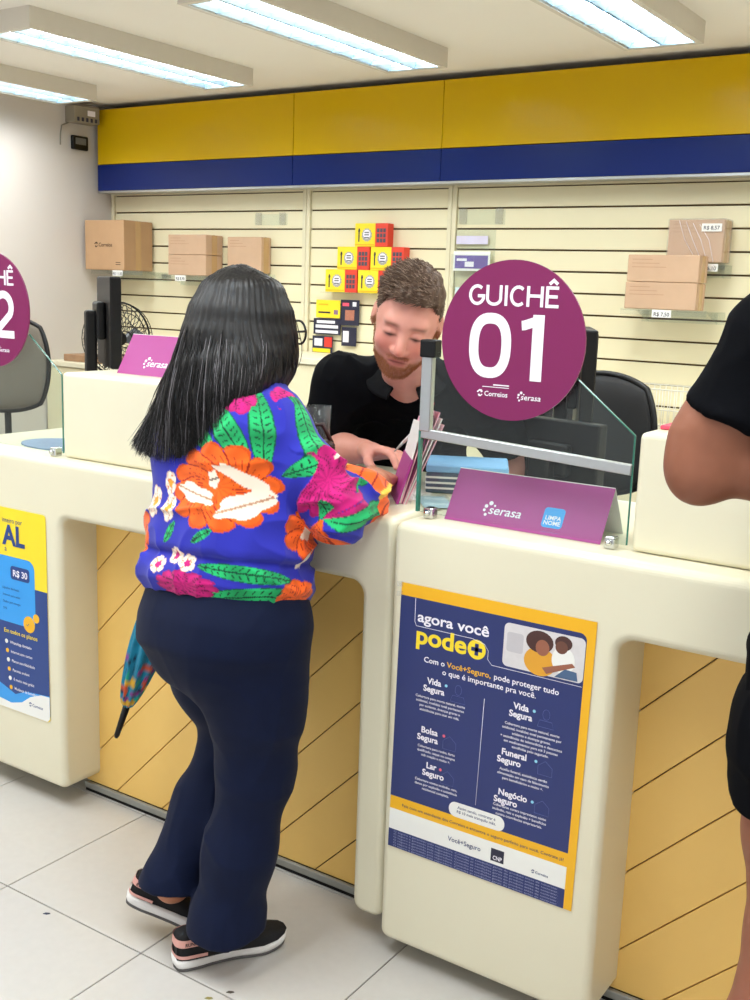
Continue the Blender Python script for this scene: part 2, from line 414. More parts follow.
# ------------------------------------------------------------------ glass screens, round signs, tent cards
def screen(dx, label, bar=True):
    yg = 2.112
    t = thing('glass_screen', label, 'glass screen', (-1.03+dx, yg, ZT))
    fr = Fr((dx, yg, 0), (1, 0, 0), (0, 0, 1))
    xl, xr = -1.272, -.768
    pane = [(xl, ZT+.012), (xr, ZT+.012), (xr, 1.325), (-.905, 1.433), (-.93, 1.44), (xl, 1.47)]
    prism('pane', pane, fr, -.004, .004, GLASS, t)
    eb = [tube_geo([fr.p(*a), fr.p(*b)], .0022, 6) for a, b in ((pane[1], pane[2]), (pane[2], pane[3]))]
    V, F = [], []
    for v, f in eb:
        o = len(V); V += v; F += [tuple(i+o for i in q) for q in f]
    mk('pane_edge', V, F, GEDGE, t)
    box('thick_edge', xl-.006+dx, xl+dx, yg-.005, yg+.006, ZT+.012, 1.287, GEDGE, t)
    box('post', xl-.004+dx, xl+.024+dx, yg-.009, yg+.009, 1.285, 1.47, ALU, t, .002, 1)
    o = box('post_cap', xl-.006+dx, xl+.034+dx, yg-.016, yg+.016, 1.452, 1.492, BLACKP, t, .004, 2)
    fb = Fr((xl+dx, yg, 1.28), (xr-xl, 0, -.026), (.026, 0, xr-xl))
    if bar: prism('cross_bar', [(0, -.011), (xr-xl, -.011), (xr-xl, .011), (0, .011)], fb, -.007, .007, ALU, t, .002, 1)
    for x in (xl+.02, xr-.045):
        c = box('clamp', x+dx, x+.024+dx, yg-.014, yg+.014, ZT, ZT+.026, CHROME, t, .004, 3)
        tube('clamp_screw', [(x+.012+dx, yg-.022, ZT+.014), (x+.012+dx, yg-.013, ZT+.014)], .006, CHROME, c, 10)
    return t
def round_sign(dx, num, label, logos=True):
    fr = Fr((-1.05+dx, 2.092, 1.50), (1, 0, 0), (0, 0, 1))
    t = thing('round_sign', label, 'sign', (-1.05+dx, 2.092, 1.331))
    prism('disc', circ(0, 0, .169, n=72), fr, -.005, .0, MAG, t, .001, 1)
    # lettering as even strokes: G U I C H Ê and the big number
    h = .0425; A = lambda cx, cy, rx, ry, a0, a1, n=14: [(cx+rx*math.cos(math.radians(a0+(a1-a0)*i/n)), cy+ry*math.sin(math.radians(a0+(a1-a0)*i/n))) for i in range(n+1)]
    L6 = [(.80, [A(.37, .5, .33, .44, 50, 335)+[(.68, .45), (.40, .45)]]), (.84, [[(.06, 1), (.06, .34)]+A(.37, .34, .31, .28, 180, 360)+[(.68, 1)]]), (.28, [[(.09, 0), (.09, 1)]]),
          (.75, [A(.37, .5, .32, .44, 48, 312)]), (.84, [[(.07, 0), (.07, 1)], [(.69, 0), (.69, 1)], [(.07, .53), (.69, .53)]]), (.60, [[(.60, .06), (.08, .06), (.08, .94), (.58, .94)], [(.08, .52), (.54, .52)], [(.16, 1.12), (.34, 1.30), (.52, 1.12)]])]
    tot = sum(a for a, _ in L6); k = .209/tot; x = -.1045
    for adv, paths in L6:
        ribbon('letter', [[(x+p[0]*k, .073+p[1]*h) for p in q] for q in paths], .0066, fr, WPRINT, t); x += adv*k
    H = .138; zb = -.081
    def ring(cx): return [[(cx+.039*math.copysign(abs(math.cos(a))**.8, math.cos(a)), zb+H/2+.058*math.copysign(abs(math.sin(a))**.8, math.sin(a))) for a in [2*PI*i/40 for i in range(40)]+[0]]]
    ribbon('digit', ring(-.049), .0225, fr, WPRINT, t)
    if num[1] == '1': ribbon('digit', [[(.024, zb+H*.83), (.030, zb+H*.835), (.0625, zb+H*.915)]], .020, fr, WPRINT, t); ribbon('digit', [[(.0625, zb), (.0625, zb+H)]], .026, fr, WPRINT, t, .0002, .0010)
    else: ribbon('digit', [A(.055, zb+H-.048, .036, .037, 175, -35, 18)+[(.018, zb+.016), (.018, zb+.011), (.102, zb+.011)]], .022, fr, WPRINT, t)
    prism('rule', [(-.062, -.101), (.002, -.101), (.002, -.0995), (-.062, -.0995)], fr, .0002, .0006, WPRINT, t)
    prism('rule', [(-.036, -.0965), (.002, -.0965), (.002, -.094), (-.036, -.094)], fr, .0002, .0006, WPRINT, t)
    post_logo(fr, -.073, -.120, .0155, WPRINT, t); dots_logo(fr, .026, -.122, .0150, WPRINT, t)
    return t
DX = -1.722
screen(0, 'glass screen with grey metal bar behind the magenta 01 sign')
screen(DX, 'glass screen at the far left behind the magenta 02 sign', False)
round_sign(0, '01', 'round magenta counter sign reading GUICHÊ 01')
round_sign(DX, '02', 'round magenta counter sign 02 cut off by the left edge')
def tent_card(x0, x1, yf, yb, z0, h, label, extra=True):
    ym = (yf+yb)/2
    t = thing('tent_card', label, 'tent card', ((x0+x1)/2, ym, z0))
    v = Vector((0, ym-yf, h)); L = v.length
    fr = Fr((x0, yf, z0), (1, 0, 0), v)
    prism('front_panel', [(0, 0), (x1-x0, 0), (x1-x0, L), (0, L)], fr, -.0015, 0, MAG2, t)
    fb = Fr((x1, yb, z0), (-1, 0, 0), Vector((0, ym-yb, h)))
    prism('rear_panel', [(0, 0), (x1-x0, 0), (x1-x0, L), (0, L)], fb, -.0015, 0, WPAPER, t)
    dots_logo(fr, .095, L*.22, .026, WPRINT, t)
    if extra:
        prism('blue_badge', rrect(.236, .285, L*.14, L*.5, .008), fr, 0, .0004, SKYB, t)
        text('badge_lettering', 'LIMPA\nNOME', fr, .2605, L*.28, .014, WPRINT, t, 'CENTER', .02, d=.0008, lh=.85)
    return t
tent_card(-1.212, -.832, 2.128, 2.262, ZT+.0005, .112, 'magenta tent card reading serasa behind the front glass screen')
tent_card(-2.385, -1.995, 2.225, 2.36, 1.3335, .112, 'magenta tent card on the left raised box, partly behind the dark hair')

# ------------------------------------------------------------------ posters
def navy_poster():
    W, H_ = .472, .652
    t = thing('insurance_poster', 'navy poster with amber border headed agora você pode on the front counter', 'poster', (-1.02, 2.03, .295))
    fr = Fr((-1.2575, 2.0285, .9475), (1, 0, .0), (.0155, 0, 1))
    R = lambda u0, u1, v0, v1: [(u0*W, -v1*H_), (u1*W, -v1*H_), (u1*W, -v0*H_), (u0*W, -v0*H_)]
    prism('sheet', R(0, 1, 0, 1), fr, 0, .0008, AMBER, t)
    navy = [(.0, -.80*H_), (.96*W, -.80*H_)] + [(p[0], p[1]) for p in circ(.96*W-.016, -.045*H_-.016, .016, n=7, a0=0, a1=PI/2)] + [(0, -.045*H_)]
    prism('navy_field', navy, fr, .0008, .0011, NAVY, t)
    prism('white_band', R(0, .96, .85, .93), fr, .0008, .0011, WPAPER, t)
    prism('navy_band', R(0, .96, .93, 1), fr, .0008, .0011, NAVY, t)
    T = lambda n, s, u, v, size, m, al='LEFT', fat=0, wd=None, lh=1: text(n, s, fr, u*W, -v*H_, size, m, t, al, fat, .0016, width=wd*W if wd else None, lh=lh)
    T('heading', 'agora você', .10, .127, .034, WPRINT, fat=.02, wd=.385)
    T('heading', 'pode', .095, .205, .058, LEMON, fat=.028, wd=.275)
    prism('plus_disc', circ(.427*W, -.180*H_, .0225, n=32), fr, .0011, .0014, LEMON, t)
    for a, b in ((.0135, .0045), (.0045, .0135)): prism('plus_mark', [(.427*W-a, -.18*H_-b), (.427*W+a, -.18*H_-b), (.427*W+a, -.18*H_+b), (.427*W-a, -.18*H_+b)], fr, .0014, .0017, NAVY, t)
    def line(pts, r=.0006): tubes('outline', [([fr.p(p[0]*W, -p[1]*H_, .0012) for p in pts], r)], WPRINT if r > .0005 else mat('faint blue print', '#5C6AA8', .5, var=0), t, 4)
    line([(.083, .047), (.085, .13), (.095, .145), (.40, .145), (.465, .155), (.487, .175), (.487, .205), (.51, .222), (.955, .222)])
    line([(.485, .345), (.477, .735)])
    T('intro', 'Com o', .147, .268, .0185, WPRINT, fat=.015, wd=.115)
    T('intro', 'Você+Seguro,', .275, .268, .0185, AMBER, fat=.015, wd=.235)
    T('intro', 'pode proteger tudo', .525, .268, .0185, WPRINT, fat=.015, wd=.325)
    T('intro', 'o que é importante pra você.', .252, .298, .0185, WPRINT, fat=.015, wd=.49)
    def blk(u, v, a, b, body, uc, vb, icon, dot):
        T('product_name', a, u, v-.004, .0205, WPRINT, fat=.03); T('product_name', b, u-.02, v+.025, .0205, WPRINT, fat=.03)
        T('small_print', body, uc, vb, .0085, WPRINT, 'CENTER', .012, lh=1.2)
        prism('plus_dot', circ((u+.024*len(a)+.008)*W, -(v-.012)*H_, .0036, n=10), fr, .0011, .0015, dot, t)
        iu, iv = icon
        if body[0] in 'C' and 'morte' in body:
            line([(iu+.035*math.cos(a_)*.5+.02, iv+.018*math.sin(a_)) for a_ in [i*PI/6 for i in range(13)]], .0004)
            line([(iu-.02, iv+.045), (iu-.01, iv+.022), (iu+.05, iv+.022), (iu+.06, iv+.045), (iu-.02, iv+.045)], .0004)
        else: line([(iu-.02, iv+.03), (iu-.02, iv), (iu+.015, iv-.02), (iu+.05, iv), (iu+.05, iv+.03), (iu-.02, iv+.03)], .0004)
    PB = mat('pale blue print', '#8FD0E8', .5, var=0); RB = mat('rose print', '#E0607A', .5, var=0)
    blk(.174, .347, 'Vida', 'Segura', 'Cobertura para morte natural, morte\nacidental, invalidez total permanente\npor acidente, doenças graves e\nassistências para usar em vida.', .25, .400, (.325, .34), PB)
    blk(.155, .531, 'Bolsa', 'Segura', 'Cobertura para roubo, furto\nqualificado, saque ou compra\nsob coação e muito +.', .245, .583, (.30, .535), RB)
    blk(.195, .659, 'Lar', 'Seguro', 'Cobertura contra incêndio, raio,\ndanos por explosão e assistência\nresidencial completa.', .255, .710, (.30, .665), RB)
    blk(.636, .355, 'Vida', 'Segura', 'Cobertura para morte natural, morte\nacidental, invalidez total permanente por\nacidente e doenças graves,\n+ assistências de telemedicina e descontos\nem medicamentos para até 3 pessoas\nescolhidas pelo segurado.', .735, .412, (.78, .345), PB)
    blk(.592, .526, 'Funeral', 'Seguro', 'Auxílio funeral, assistência cartão\nalimentação em caso de falecimento\npara beneficiários e muito +.', .71, .578, (.80, .525), PB)
    blk(.590, .672, 'Negócio', 'Seguro', 'Coberturas contra imprevistos como\nincêndio, raio e explosão + benefícios\ncontra ocorrências empresariais.', .705, .712, (.80, .665), PB)
    prism('white_pill', rrect(.335*W, .635*W, -.803*H_, -.748*H_, .017, 6), fr, .0011, .0014, WPAPER, t)
    T('pill_lettering', 'Assim sendo, contratar é\nR$ 10 mais tranquilo mês.', .485, .770, .0095, NAVY, 'CENTER', .012, lh=1.1)
    T('strip_lettering', 'Fale com um atendente dos Correios e encontre o seguro perfeito para você. Contrate já!', .07, .832, .0105, NAVY, wd=.87)
    T('footer_name', 'Você+Seguro', .341, .9, .0165, NAVY, fat=.008, wd=.18)
    prism('insurer_mark', R(.576, .645, .872, .918), fr, .0011, .0014, DARKP, t)
    T('insurer_lettering', 'CNP', .587, .912, .014, WPRINT, fat=.02, wd=.048)
    post_logo(fr, .79*W, -.91*H_, .0085, NAVY, t, .0015)
    T('fine_print', ('O seguro é garantido pela seguradora. Consulte as condições gerais do produto antes de contratar. '*1+'\n')*6, .03, .941, .0062, mat('faded white print', '#9AA0C4', .5, var=0), wd=.90, lh=1.15)
    # printed photograph: woman with a child on a sofa
    ph = thing('printed_photo', None, None, (0, 0, 0)) if False else None
    P0, P1, Q0, Q1 = .562*W, .957*W, -.212*H_, -.062*H_
    prism('photo_print', rrect(P0, P1, Q0, Q1, .012), fr, .0011, .0014, mat('photo pale grey', '#D9D5D6', .5, var=.1, scale=60), t)
    X = lambda a: P0+a*(P1-P0); Z = lambda b: Q0+b*(Q1-Q0); S = P1-P0
    sk1 = mat('photo skin', '#9A5F48', .5, var=.05); sk2 = mat('photo skin dark', '#6B4234', .5, var=.05); hr = mat('photo hair', '#4A2C28', .6, var=.2, scale=300)
    prism('photo_print', rrect(X(.04), X(.25), Z(.35), Z(.8), .006), fr, .0014, .0016, mat('photo cushion', '#C4C0C4', .5), t)
    prism('photo_print', circ(X(.47), Z(.28), S*.20, S*.17, 24), fr, .0015, .0017, mat('photo mustard', '#E0A02C', .5), t)
    prism('photo_print', circ(X(.75), Z(.42), S*.14, S*.16, 24), fr, .0015, .00175, WPAPER, t)
    prism('photo_print', circ(X(.45), Z(.72), S*.17, S*.13, 24), fr, .0016, .0018, hr, t)
    prism('photo_print', circ(X(.49), Z(.6), S*.085, S*.095, 20), fr, .0017, .0019, sk1, t)
    prism('photo_print', circ(X(.74), Z(.8), S*.105, S*.085, 20), fr, .0016, .0018, hr, t)
    prism('photo_print', circ(X(.72), Z(.7), S*.075, S*.075, 20), fr, .0017, .0019, sk2, t)
    prism('photo_print', [(X(.5), Z(.16)), (X(.86), Z(.4)), (X(.9), Z(.33)), (X(.56), Z(.04))], fr, .0017, .0019, sk1, t)
    prism('photo_print', [(X(.66), Z(.02)), (X(.94), Z(.03)), (X(.92), Z(.22)), (X(.78), Z(.24))], fr, .0015, .00195, mat('photo denim', '#4A6488', .6), t)
    for z in (0, 1): prism('tape_piece', [(-.012, -.012-.014*z*1.6), (.004, -.010-.014*z*1.6), (.004, .002-.014*z*1.6), (-.012, .0-.014*z*1.6)], fr, .0008, .0015, FILM, t)
    return t
navy_poster()
def mobile_poster():
    W, H_ = .47, .645; x1 = -2.512
    t = thing('phone_plan_poster', 'yellow and blue phone plan poster with R$ 30 on the left counter', 'poster', (x1-W/2, 2.06, .27))
    fr = Fr((x1-W, 2.0585, .915), (1, 0, .0), (0, 0, 1))
    full = rrect(0, W, -H_, 0, .012, 4)
    prism('sheet', full, fr, 0, .0008, LEMON, t)
    R = lambda x0, x1_, z0, z1: [(x0, z0), (x1_, z0), (x1_, z1), (x0, z1)]
    NB = mat('deep blue print', '#1C3F86', .4, var=.02)
    prism('navy_field', R(0, W, -H_+.05, -.235), fr, .0008, .0011, NB, t)
    curve = [(W-.005, -H_+.004), (W-.0, -H_+.012), (W, -H_+.075)] + [(W-.02-.015*i, -H_+.078-.0035*i*i*.28) for i in range(14)] + [(0, -H_+.02), (0, -H_)]
    prism('sky_wave', [(W, -H_+.085)] + [(W-.11, -H_+.075), (W-.16, -H_+.055), (W-.22, -H_+.075), (W-.3, -H_+.095), (0, -H_+.10), (0, -H_+.02), (W, -H_+.02)], fr, .0011, .0013, SKYB, t)
    wv = [(0, -H_+.001), (W-.012, -H_+.001), (W-.001, -H_+.012), (W-.001, -H_+.082), (W-.04, -H_+.080), (W-.09, -H_+.062), (W-.13, -H_+.035), (W-.18, -H_+.022), (0, -H_+.05)]
    prism('white_wave', wv, fr, .0013, .0015, WPAPER, t)
    prism('sky_panel', rrect(.02, W-.055, -.36, -.15, .03, 6), fr, .0011, .0014, SKYB, t)
    T = lambda n, s, x, z, size, m, al='LEFT', fat=0, wd=None, d=.0018, lh=1: text(n, s, fr, x, z, size, m, t, al, fat, d, width=wd, lh=lh)
    T('lettering', 'inteiro por', W-.105, -.045, .021, NB, 'RIGHT', .0)
    T('heading', 'AL', W-.097, -.113, .085, NB, 'RIGHT', .035, wd=None)
    T('lettering', 'a', W-.19, -.135, .024, NB, 'LEFT', .0)
    prism('price_badge', rrect(W-.165, W-.078, -.22, -.178, .010), fr, .0014, .0017, NB, t)
    T('price', 'R$ 30', W-.121, -.209, .028, WPRINT, 'CENTER', .02, d=.002)
    for i in range(4): T('plan_line', ('Ligações ilimitadas', 'Internet para redes', 'Dados para navegar', 'SMS')[i], W-.205, -.255-.022*i, .0105, NB)
    prism('coin', circ(W-.085, -.35, .026, n=24), fr, .0015, .0018, AMBER, t); prism('coin', circ(W-.052, -.325, .014, n=20), fr, .0015, .0018, AMBER, t)
    text('coin_mark', '✓', fr, W-.1, -.358, .02, NB, t, d=.002)
    T('list_heading', 'Em todos os planos', W-.205, -.395, .0195, LEMON, fat=.01, wd=.155)
    for i, s in enumerate(('WhatsApp ilimitado', 'Internet sem cortes', 'Planos sem fidelidade', 'Pacotes avulsos', 'E muito mais grátis', 'Mudança de benefícios')):
        z = -.428-.0295*i
        prism('bullet', circ(W-.195+.003*i, z+.004, .007, n=14), fr, .0011, .0015, WPAPER if i % 2 == 0 else AMBER, t)
        T('list_line', s, W-.178+.003*i, z, .0125, WPRINT, fat=.008)
    post_logo(fr, W-.095, -H_+.034, .0135, NB, t, .0018)
    return t
mobile_poster()

# ------------------------------------------------------------------ things on the counters
# leaflet stand seen from its edge, beside the glass
ls = thing('leaflet_stand', 'magenta leaflet stand filled with pink leaflets beside the woman\'s hand', 'leaflet stand', (-1.36, 2.24, ZT))
frs = Fr((-1.385, 2.195, ZT+.001), (-.625, .78, 0), (.25, .17, 1))
prism('magenta_board', [(0, 0), (.16, 0), (.16, .115), (0, .115)], frs, -.002, .004, MAG2, ls)
for i in range(6):
    s = .0028*i
    fl_ = Fr(frs.p(0, .0, .006+s), frs.u, frs.v+frs.n*(.035*i-.06))
    prism('leaflet', [(.002, .004), (.152, .004), (.152, .235-.012*abs(i-3)), (.002, .245-.012*abs(i-3))], fl_, 0, .0022, PINKP if i % 2 else (WPAPER if i != 2 else MAG), ls)
prism('leaflet', [(.0, .15), (.06, .15), (.06, .262), (.0, .262)], Fr(frs.p(0, 0, .0045), frs.u, frs.v), 0, .0014, PINKR, ls)
fb_ = Fr((-1.283, 2.29, ZT+.0045), (-.655, .755, 0), (-.755, -.655, .0))
prism('acrylic_foot', [(-.07, 0), (.09, 0), (.09, .085), (-.07, .085)], fb_, .0, .003, ACR, ls)
prism('acrylic_strut', [(0, 0), (.15, 0), (.15, .17), (0, .17)], Fr(frs.p(.005, .0, .032), frs.u, frs.v), 0, .002, ACR, ls)
prism('foot_card', [(-.064, .006), (.08, .006), (.08, .08), (-.064, .08)], fb_, -.0004, .0, mat('pale blue card', '#BBD3E2', .5), ls)

bx = thing('blue_carton', 'pale blue carton with dark striped sides behind the glass screen', 'carton', (-1.34, 2.42, ZT))
MB = Matrix.Translation((-1.36, 2.50, ZT)) @ Matrix.Rotation(math.radians(28), 4, 'Z')
box('carton_body', -.105, .105, -.085, .085, .001, .055, mat('dark striped carton', '#46566A', .6, var=.15), bx, .003, 1, MB)
box('carton_top', -.106, .106, -.086, .086, .055, .075, mat('blue carton top', '#7FB2DE', .5, var=.05), bx, .003, 1, MB)
for i in range(3): box('stripe', -.107, .107, -.0872, .0872, .012+.014*i, .017+.014*i, WPAPER, bx, 0, 1, MB)
MB2 = Matrix.Translation((-1.60, 2.42, ZT)) @ Matrix.Rotation(math.radians(-20), 4, 'Z')
MB2 = Matrix.Translation((-1.63, 2.40, ZT)) @ Matrix.Rotation(math.radians(-20), 4, 'Z')
tb = thing('signature_tablet', 'dark blue tablet lying under the clerk\'s hand', 'tablet', (-1.60, 2.42, ZT))
box('tablet_body', -.13, .13, -.09, .09, .001, .018, mat('slate plastic', '#39445E', .4), tb, .005, 3, MB2)
box('tablet_screen', -.115, .115, -.075, .075, .0182, .019, mat('pale screen', '#C8D0E4', .25), tb, 0, 1, MB2)
ph = box('paper_sheet', -.11, .11, -.075, .075, .0, .0012, WPAPER, None, 0, 1, Matrix.Translation((-1.48, 2.30, ZT+.0006)) @ Matrix.Rotation(.5, 4, 'Z')); tag(ph, 'white paper sheet lying on the counter under the hands', 'paper')
# brown purse and clear cup behind the sleeve
pu = thing('brown_purse', 'small dark brown purse on the counter beside the printed sleeve', 'purse', (-1.645, 2.215, ZT))
MP = Matrix.Translation((-1.645, 2.215, ZT)) @ Matrix.Rotation(.7, 4, 'Z') @ Matrix.Diagonal((.62, .9, 1.22, 1))
BRN = mat('brown leather', '#3A1E16', .45, var=.25, scale=80, bump=.3, bscale=120)
box('purse_body', -.07, .07, -.03, .03, .0005, .10, BRN, pu, .018, 4, MP)
box('purse_flap', -.072, .072, -.034, .032, .06, .106, BRN, pu, .014, 4, MP)
tube('clasp', [MP @ Vector((0, -.034, .062)), MP @ Vector((0, -.044, .062))], .008, CHROME, pu, 10)
tube('strap', [MP @ Vector(p) for p in ((-.06, 0, .1), (-.03, .0, .135), (.02, .0, .14), (.06, 0, .1))], .006, BRN, pu, 8)
def cup(loc, label):
    V, F = [], []; n = 20; prof = [(.028, 0), (.033, .1), (.037, .198), (.039, .2), (.037, .1995), (.0315, .1), (.0265, .003)]
    for r, z in prof:
        for k in range(n): V.append((loc[0]+r*math.cos(2*PI*k/n), loc[1]+r*math.sin(2*PI*k/n), loc[2]+z))
    for i in range(len(prof)-1):
        for k in range(n): F.append((i*n+k, i*n+(k+1) % n, (i+1)*n+(k+1) % n, (i+1)*n+k))
    F.append(tuple(range(n))[::-1]); F.append(tuple((len(prof)-1)*n+k for k in range(n)))
    return tag(mk('plastic_cup', V, F, ACR, None, True), label, 'cup')
cup((-1.735, 2.335, ZT+.0005), 'clear plastic cup on the counter just past the woman\'s shoulder')
# left counter: mouse mat with mouse
mm = prism('mouse_mat', circ(0, 0, .16, .11, 40), Fr((-2.66, 2.27, ZT+.0005), (1, .1, 0), (-.1, 1, 0)), 0, .004, mat('blue grey mat', '#7F93B4', .6, var=.25, scale=18)); tag(mm, 'oval blue grey mouse mat behind the left glass screen', 'mouse mat')
ms = thing('computer_mouse', 'black computer mouse on the mat at the left counter', 'mouse', (-2.53, 2.27, ZT+.005))
bm = bmesh.new(); bmesh.ops.create_uvsphere(bm, u_segments=20, v_segments=12, radius=1)
for v in bm.verts: v.co = Vector((-2.53+v.co.x*.032, 2.27+v.co.y*.055, ZT+.005+max(0, v.co.z)*.036))
from_bm('mouse_shell', bm, BLACKP, ms, True)
tube('scroll_wheel', [(-2.536, 2.235, ZT+.034), (-2.524, 2.235, ZT+.034)], .007, STEEL, ms, 10)
tube('mouse_cable', [(-2.53, 2.32, ZT+.012), (-2.535, 2.37, ZT+.006), (-2.55, 2.46, ZT+.004), (-2.54, 2.60, ZT+.004)], .002, BLACKP, ms, 6)
pk = box('pink_folder', -.745, -.50, 2.19, 2.40, 1.3335, 1.342, PINKR, None, .002, 1); tag(pk, 'pink paper folder lying on the front raised box', 'folder')

# ------------------------------------------------------------------ behind the counters
def monitor(loc, rz, label, w=.50, h=.30, lift=.14):
    t = thing('computer_monitor', label, 'monitor', loc)
    M = Matrix.Translation(loc) @ Matrix.Rotation(rz, 4, 'Z')
    box('screen_shell', -w/2, w/2, -.022, .018, lift, lift+h, BLACKP, t, .006, 3, M)
    box('screen', -w/2+.012, w/2-.012, -.0235, -.0215, lift+.014, lift+h-.012, mat('dark screen', '#0C0E14', .15), t, 0, 1, M)
    box('rear_hub', -.07, .07, .018, .05, lift+h*.3, lift+h*.72, BLACKP, t, .01, 3, M)
    box('stand_arm', -.035, .035, .045, .085, .012, lift+h*.62, BLACKP, t, .01, 3, M)
    box('stand_base', -.12, .12, -.06, .14, .0, .014, BLACKP, t, .006, 3, M)
    return t
def desk(x0, x1, y0, y1, z, label, topm, bodym):
    t = thing('inner_desk', label, 'desk', ((x0+x1)/2, (y0+y1)/2, 0))
    box('desktop', x0, x1, y0, y1, z-.03, z, topm, t, .004, 2)
    for x in (x0+.02, x1-.05): box('side_panel', x, x+.03, y0+.03, y1-.03, 0, z-.03, bodym, t)
    box('modesty_panel', x0+.05, x1-.05, y1-.08, y1-.06, .2, z-.03, bodym, t)
    return t
BEIGED = mat('beige desk laminate', '#BFB6A6', .5, var=.06)
WHD = mat('white desk laminate', '#E9E6DC', .45, var=.02)
desk(-3.55, -2.15, 2.68, 3.02, .97, 'beige inner desk behind the left counter under the monitor', BEIGED, WHD)
desk(-1.42, .5, 2.66, 3.24, .97, 'white inner desk behind the front counter', WHD, WHD)
monitor((-3.075, 2.83, .97), math.radians(145), 'black computer monitor seen edge-on behind the left raised box', .36, .325, .315)
monitor((-1.29, 3.07, .97), math.radians(116), 'black monitor seen edge-on right of the 01 sign', .36, .34, .195)
monitor((-1.24, 2.79, .97), math.radians(168), 'black monitor low behind the glass under the 01 sign', .30, .22, .07)
def cabinet(x0, x1, y0, y1, z, n, label, zb=.0):
    t = thing('back_cabinet', label, 'cabinet', ((x0+x1)/2, (y0+y1)/2, 0))
    box('carcass', x0, x1, y0+.018, y1, zb, z-.03, CREAM2, t)
    box('worktop', x0-.005, x1+.005, y0-.01, y1, z-.03, z, CREAM, t, .004, 2)
    for i in range(n):
        a = x0+(x1-x0)*i/n; b = x0+(x1-x0)*(i+1)/n
        d = box('door', a+.003, b-.003, y0, y0+.017, zb+.06, z-.035, CREAM2, t, .002, 1)
        box('handle', (a+b)/2-.05, (a+b)/2+.05, y0-.016, y0-.006, z-.35, z-.338, STEEL, d, .003, 2)
    return t
cabinet(-4.25, -2.45, 4.36, 4.834, 1.245, 3, 'tall cream cabinet along the slatted wall behind the clerk')
cabinet(-2.44, 1.0, 4.36, 4.834, 1.04, 5, 'lower cream cabinet under the wire basket')
cabinet(-5.21, -4.27, 4.30, 4.834, 1.12, 2, 'white drawer cabinet in the far left corner')
for i, (x, c) in enumerate(((-5.1, 0), (-4.82, 1), (-4.55, 0))):
    tag(box('paper_stack', x, x+.24, 4.34, 4.52, 1.1205, 1.16+.012*c, mat('brown paper stack', '#9C7A5C', .8, var=.25, scale=40), None, .002, 1), ('brown paper stack nearest the left wall on the corner cabinet', 'brown paper stack in the middle of the corner cabinet', 'brown paper stack at the right of the corner cabinet')[i], 'paper stack')
def office_chair(loc, rz, m, label, bw=.46, bh=.52, seat_z=.66, back_z=.80):
    t = thing('office_chair', label, 'chair', loc)
    M = Matrix.Translation(loc) @ Matrix.Rotation(rz, 4, 'Z')
    # curved backrest, padded
    nu, nv = 14, 14; V, F = [], []
    for s in (0, 1):
        for j in range(nv+1):
            for i in range(nu+1):
                u = -1+2*i/nu; v = -1+2*j/nv
                r = max(abs(u), abs(v)); q = math.hypot(u, v); k = r/q if q > 0 else 1
                uu, vv = u*(1-.42*(1-k))*1.0, v*(1-.42*(1-k))
                uu = u*math.sqrt(1-.36*v*v); vv = v*math.sqrt(1-.36*u*u)
                x = uu*bw/2*1.1; z = back_z+bh/2+vv*bh/2*1.1
                edge = max(0, 1-r**6)
                y = .20-.10*uu*uu + .02*vv + (1 if s else -1)*(.006+.022*edge)
                V.append(M @ Vector((x, y, z)))
    N = (nu+1)*(nv+1)
    for s in (0, 1):
        for j in range(nv):
            for i in range(nu):
                a = s*N+j*(nu+1)+i; q = (a, a+1, a+nu+2, a+nu+1); F.append(q if s == 0 else q[::-1])
    rim = [i for i in range(nu+1)]+[j*(nu+1)+nu for j in range(1, nv+1)]+[nv*(nu+1)+i for i in range(nu-1, -1, -1)]+[j*(nu+1) for j in range(nv-1, 0, -1)]
    for k in range(len(rim)):
        a, b = rim[k], rim[(k+1) % len(rim)]; F.append((a, a+N, b+N, b))
    mk('backrest', V, F, m, t, True)
    tube('backrest_rim', [V[i]*.5+V[i+N]*.5 for i in rim+[rim[0]]], .012, BLACKP, t, 8)
    prism('seat', rrect(-.24, .24, -.24, .22, .09, 6), Fr(M @ Vector((0, 0, seat_z)), M.to_3x3() @ Vector((1, 0, 0)), M.to_3x3() @ Vector((0, 1, 0))), 0, .07, m, t, .02, 3)
    tube('back_bar', [M @ Vector(p) for p in ((0, .05, seat_z-.01), (0, .22, seat_z), (0, .245, seat_z+.1), (0, .235, back_z+.2))], .018, BLACKP, t)
    tube('gas_column', [M @ Vector((0, 0, .08)), M @ Vector((0, 0, seat_z))], .025, BLACKP, t, 12)
    for k in range(5):
        a = 2*PI*k/5; e = Vector((.28*math.cos(a), .28*math.sin(a), .075))
        tube('base_arm', [M @ Vector((0, 0, .10)), M @ e], [.022, .014], BLACKP, t)
        tube('castor', [M @ (e+Vector((-.012*math.sin(a), .012*math.cos(a), -.045))), M @ (e+Vector((.012*math.sin(a), -.012*math.cos(a), -.045)))], .03, BLACKP, t, 12)
    for s in (-1, 1):
        tube('armrest', [M @ Vector(p) for p in ((s*.25, .05, seat_z), (s*.29, .05, seat_z+.12), (s*.29, .0, seat_z+.2), (s*.29, -.2, seat_z+.2))], .016, BLACKP, t)
    return t
office_chair((-4.62, 3.50, 0), math.radians(40), TAUPE, 'taupe upholstered office chair behind the left glass screen', .44, .44, .55, .93)
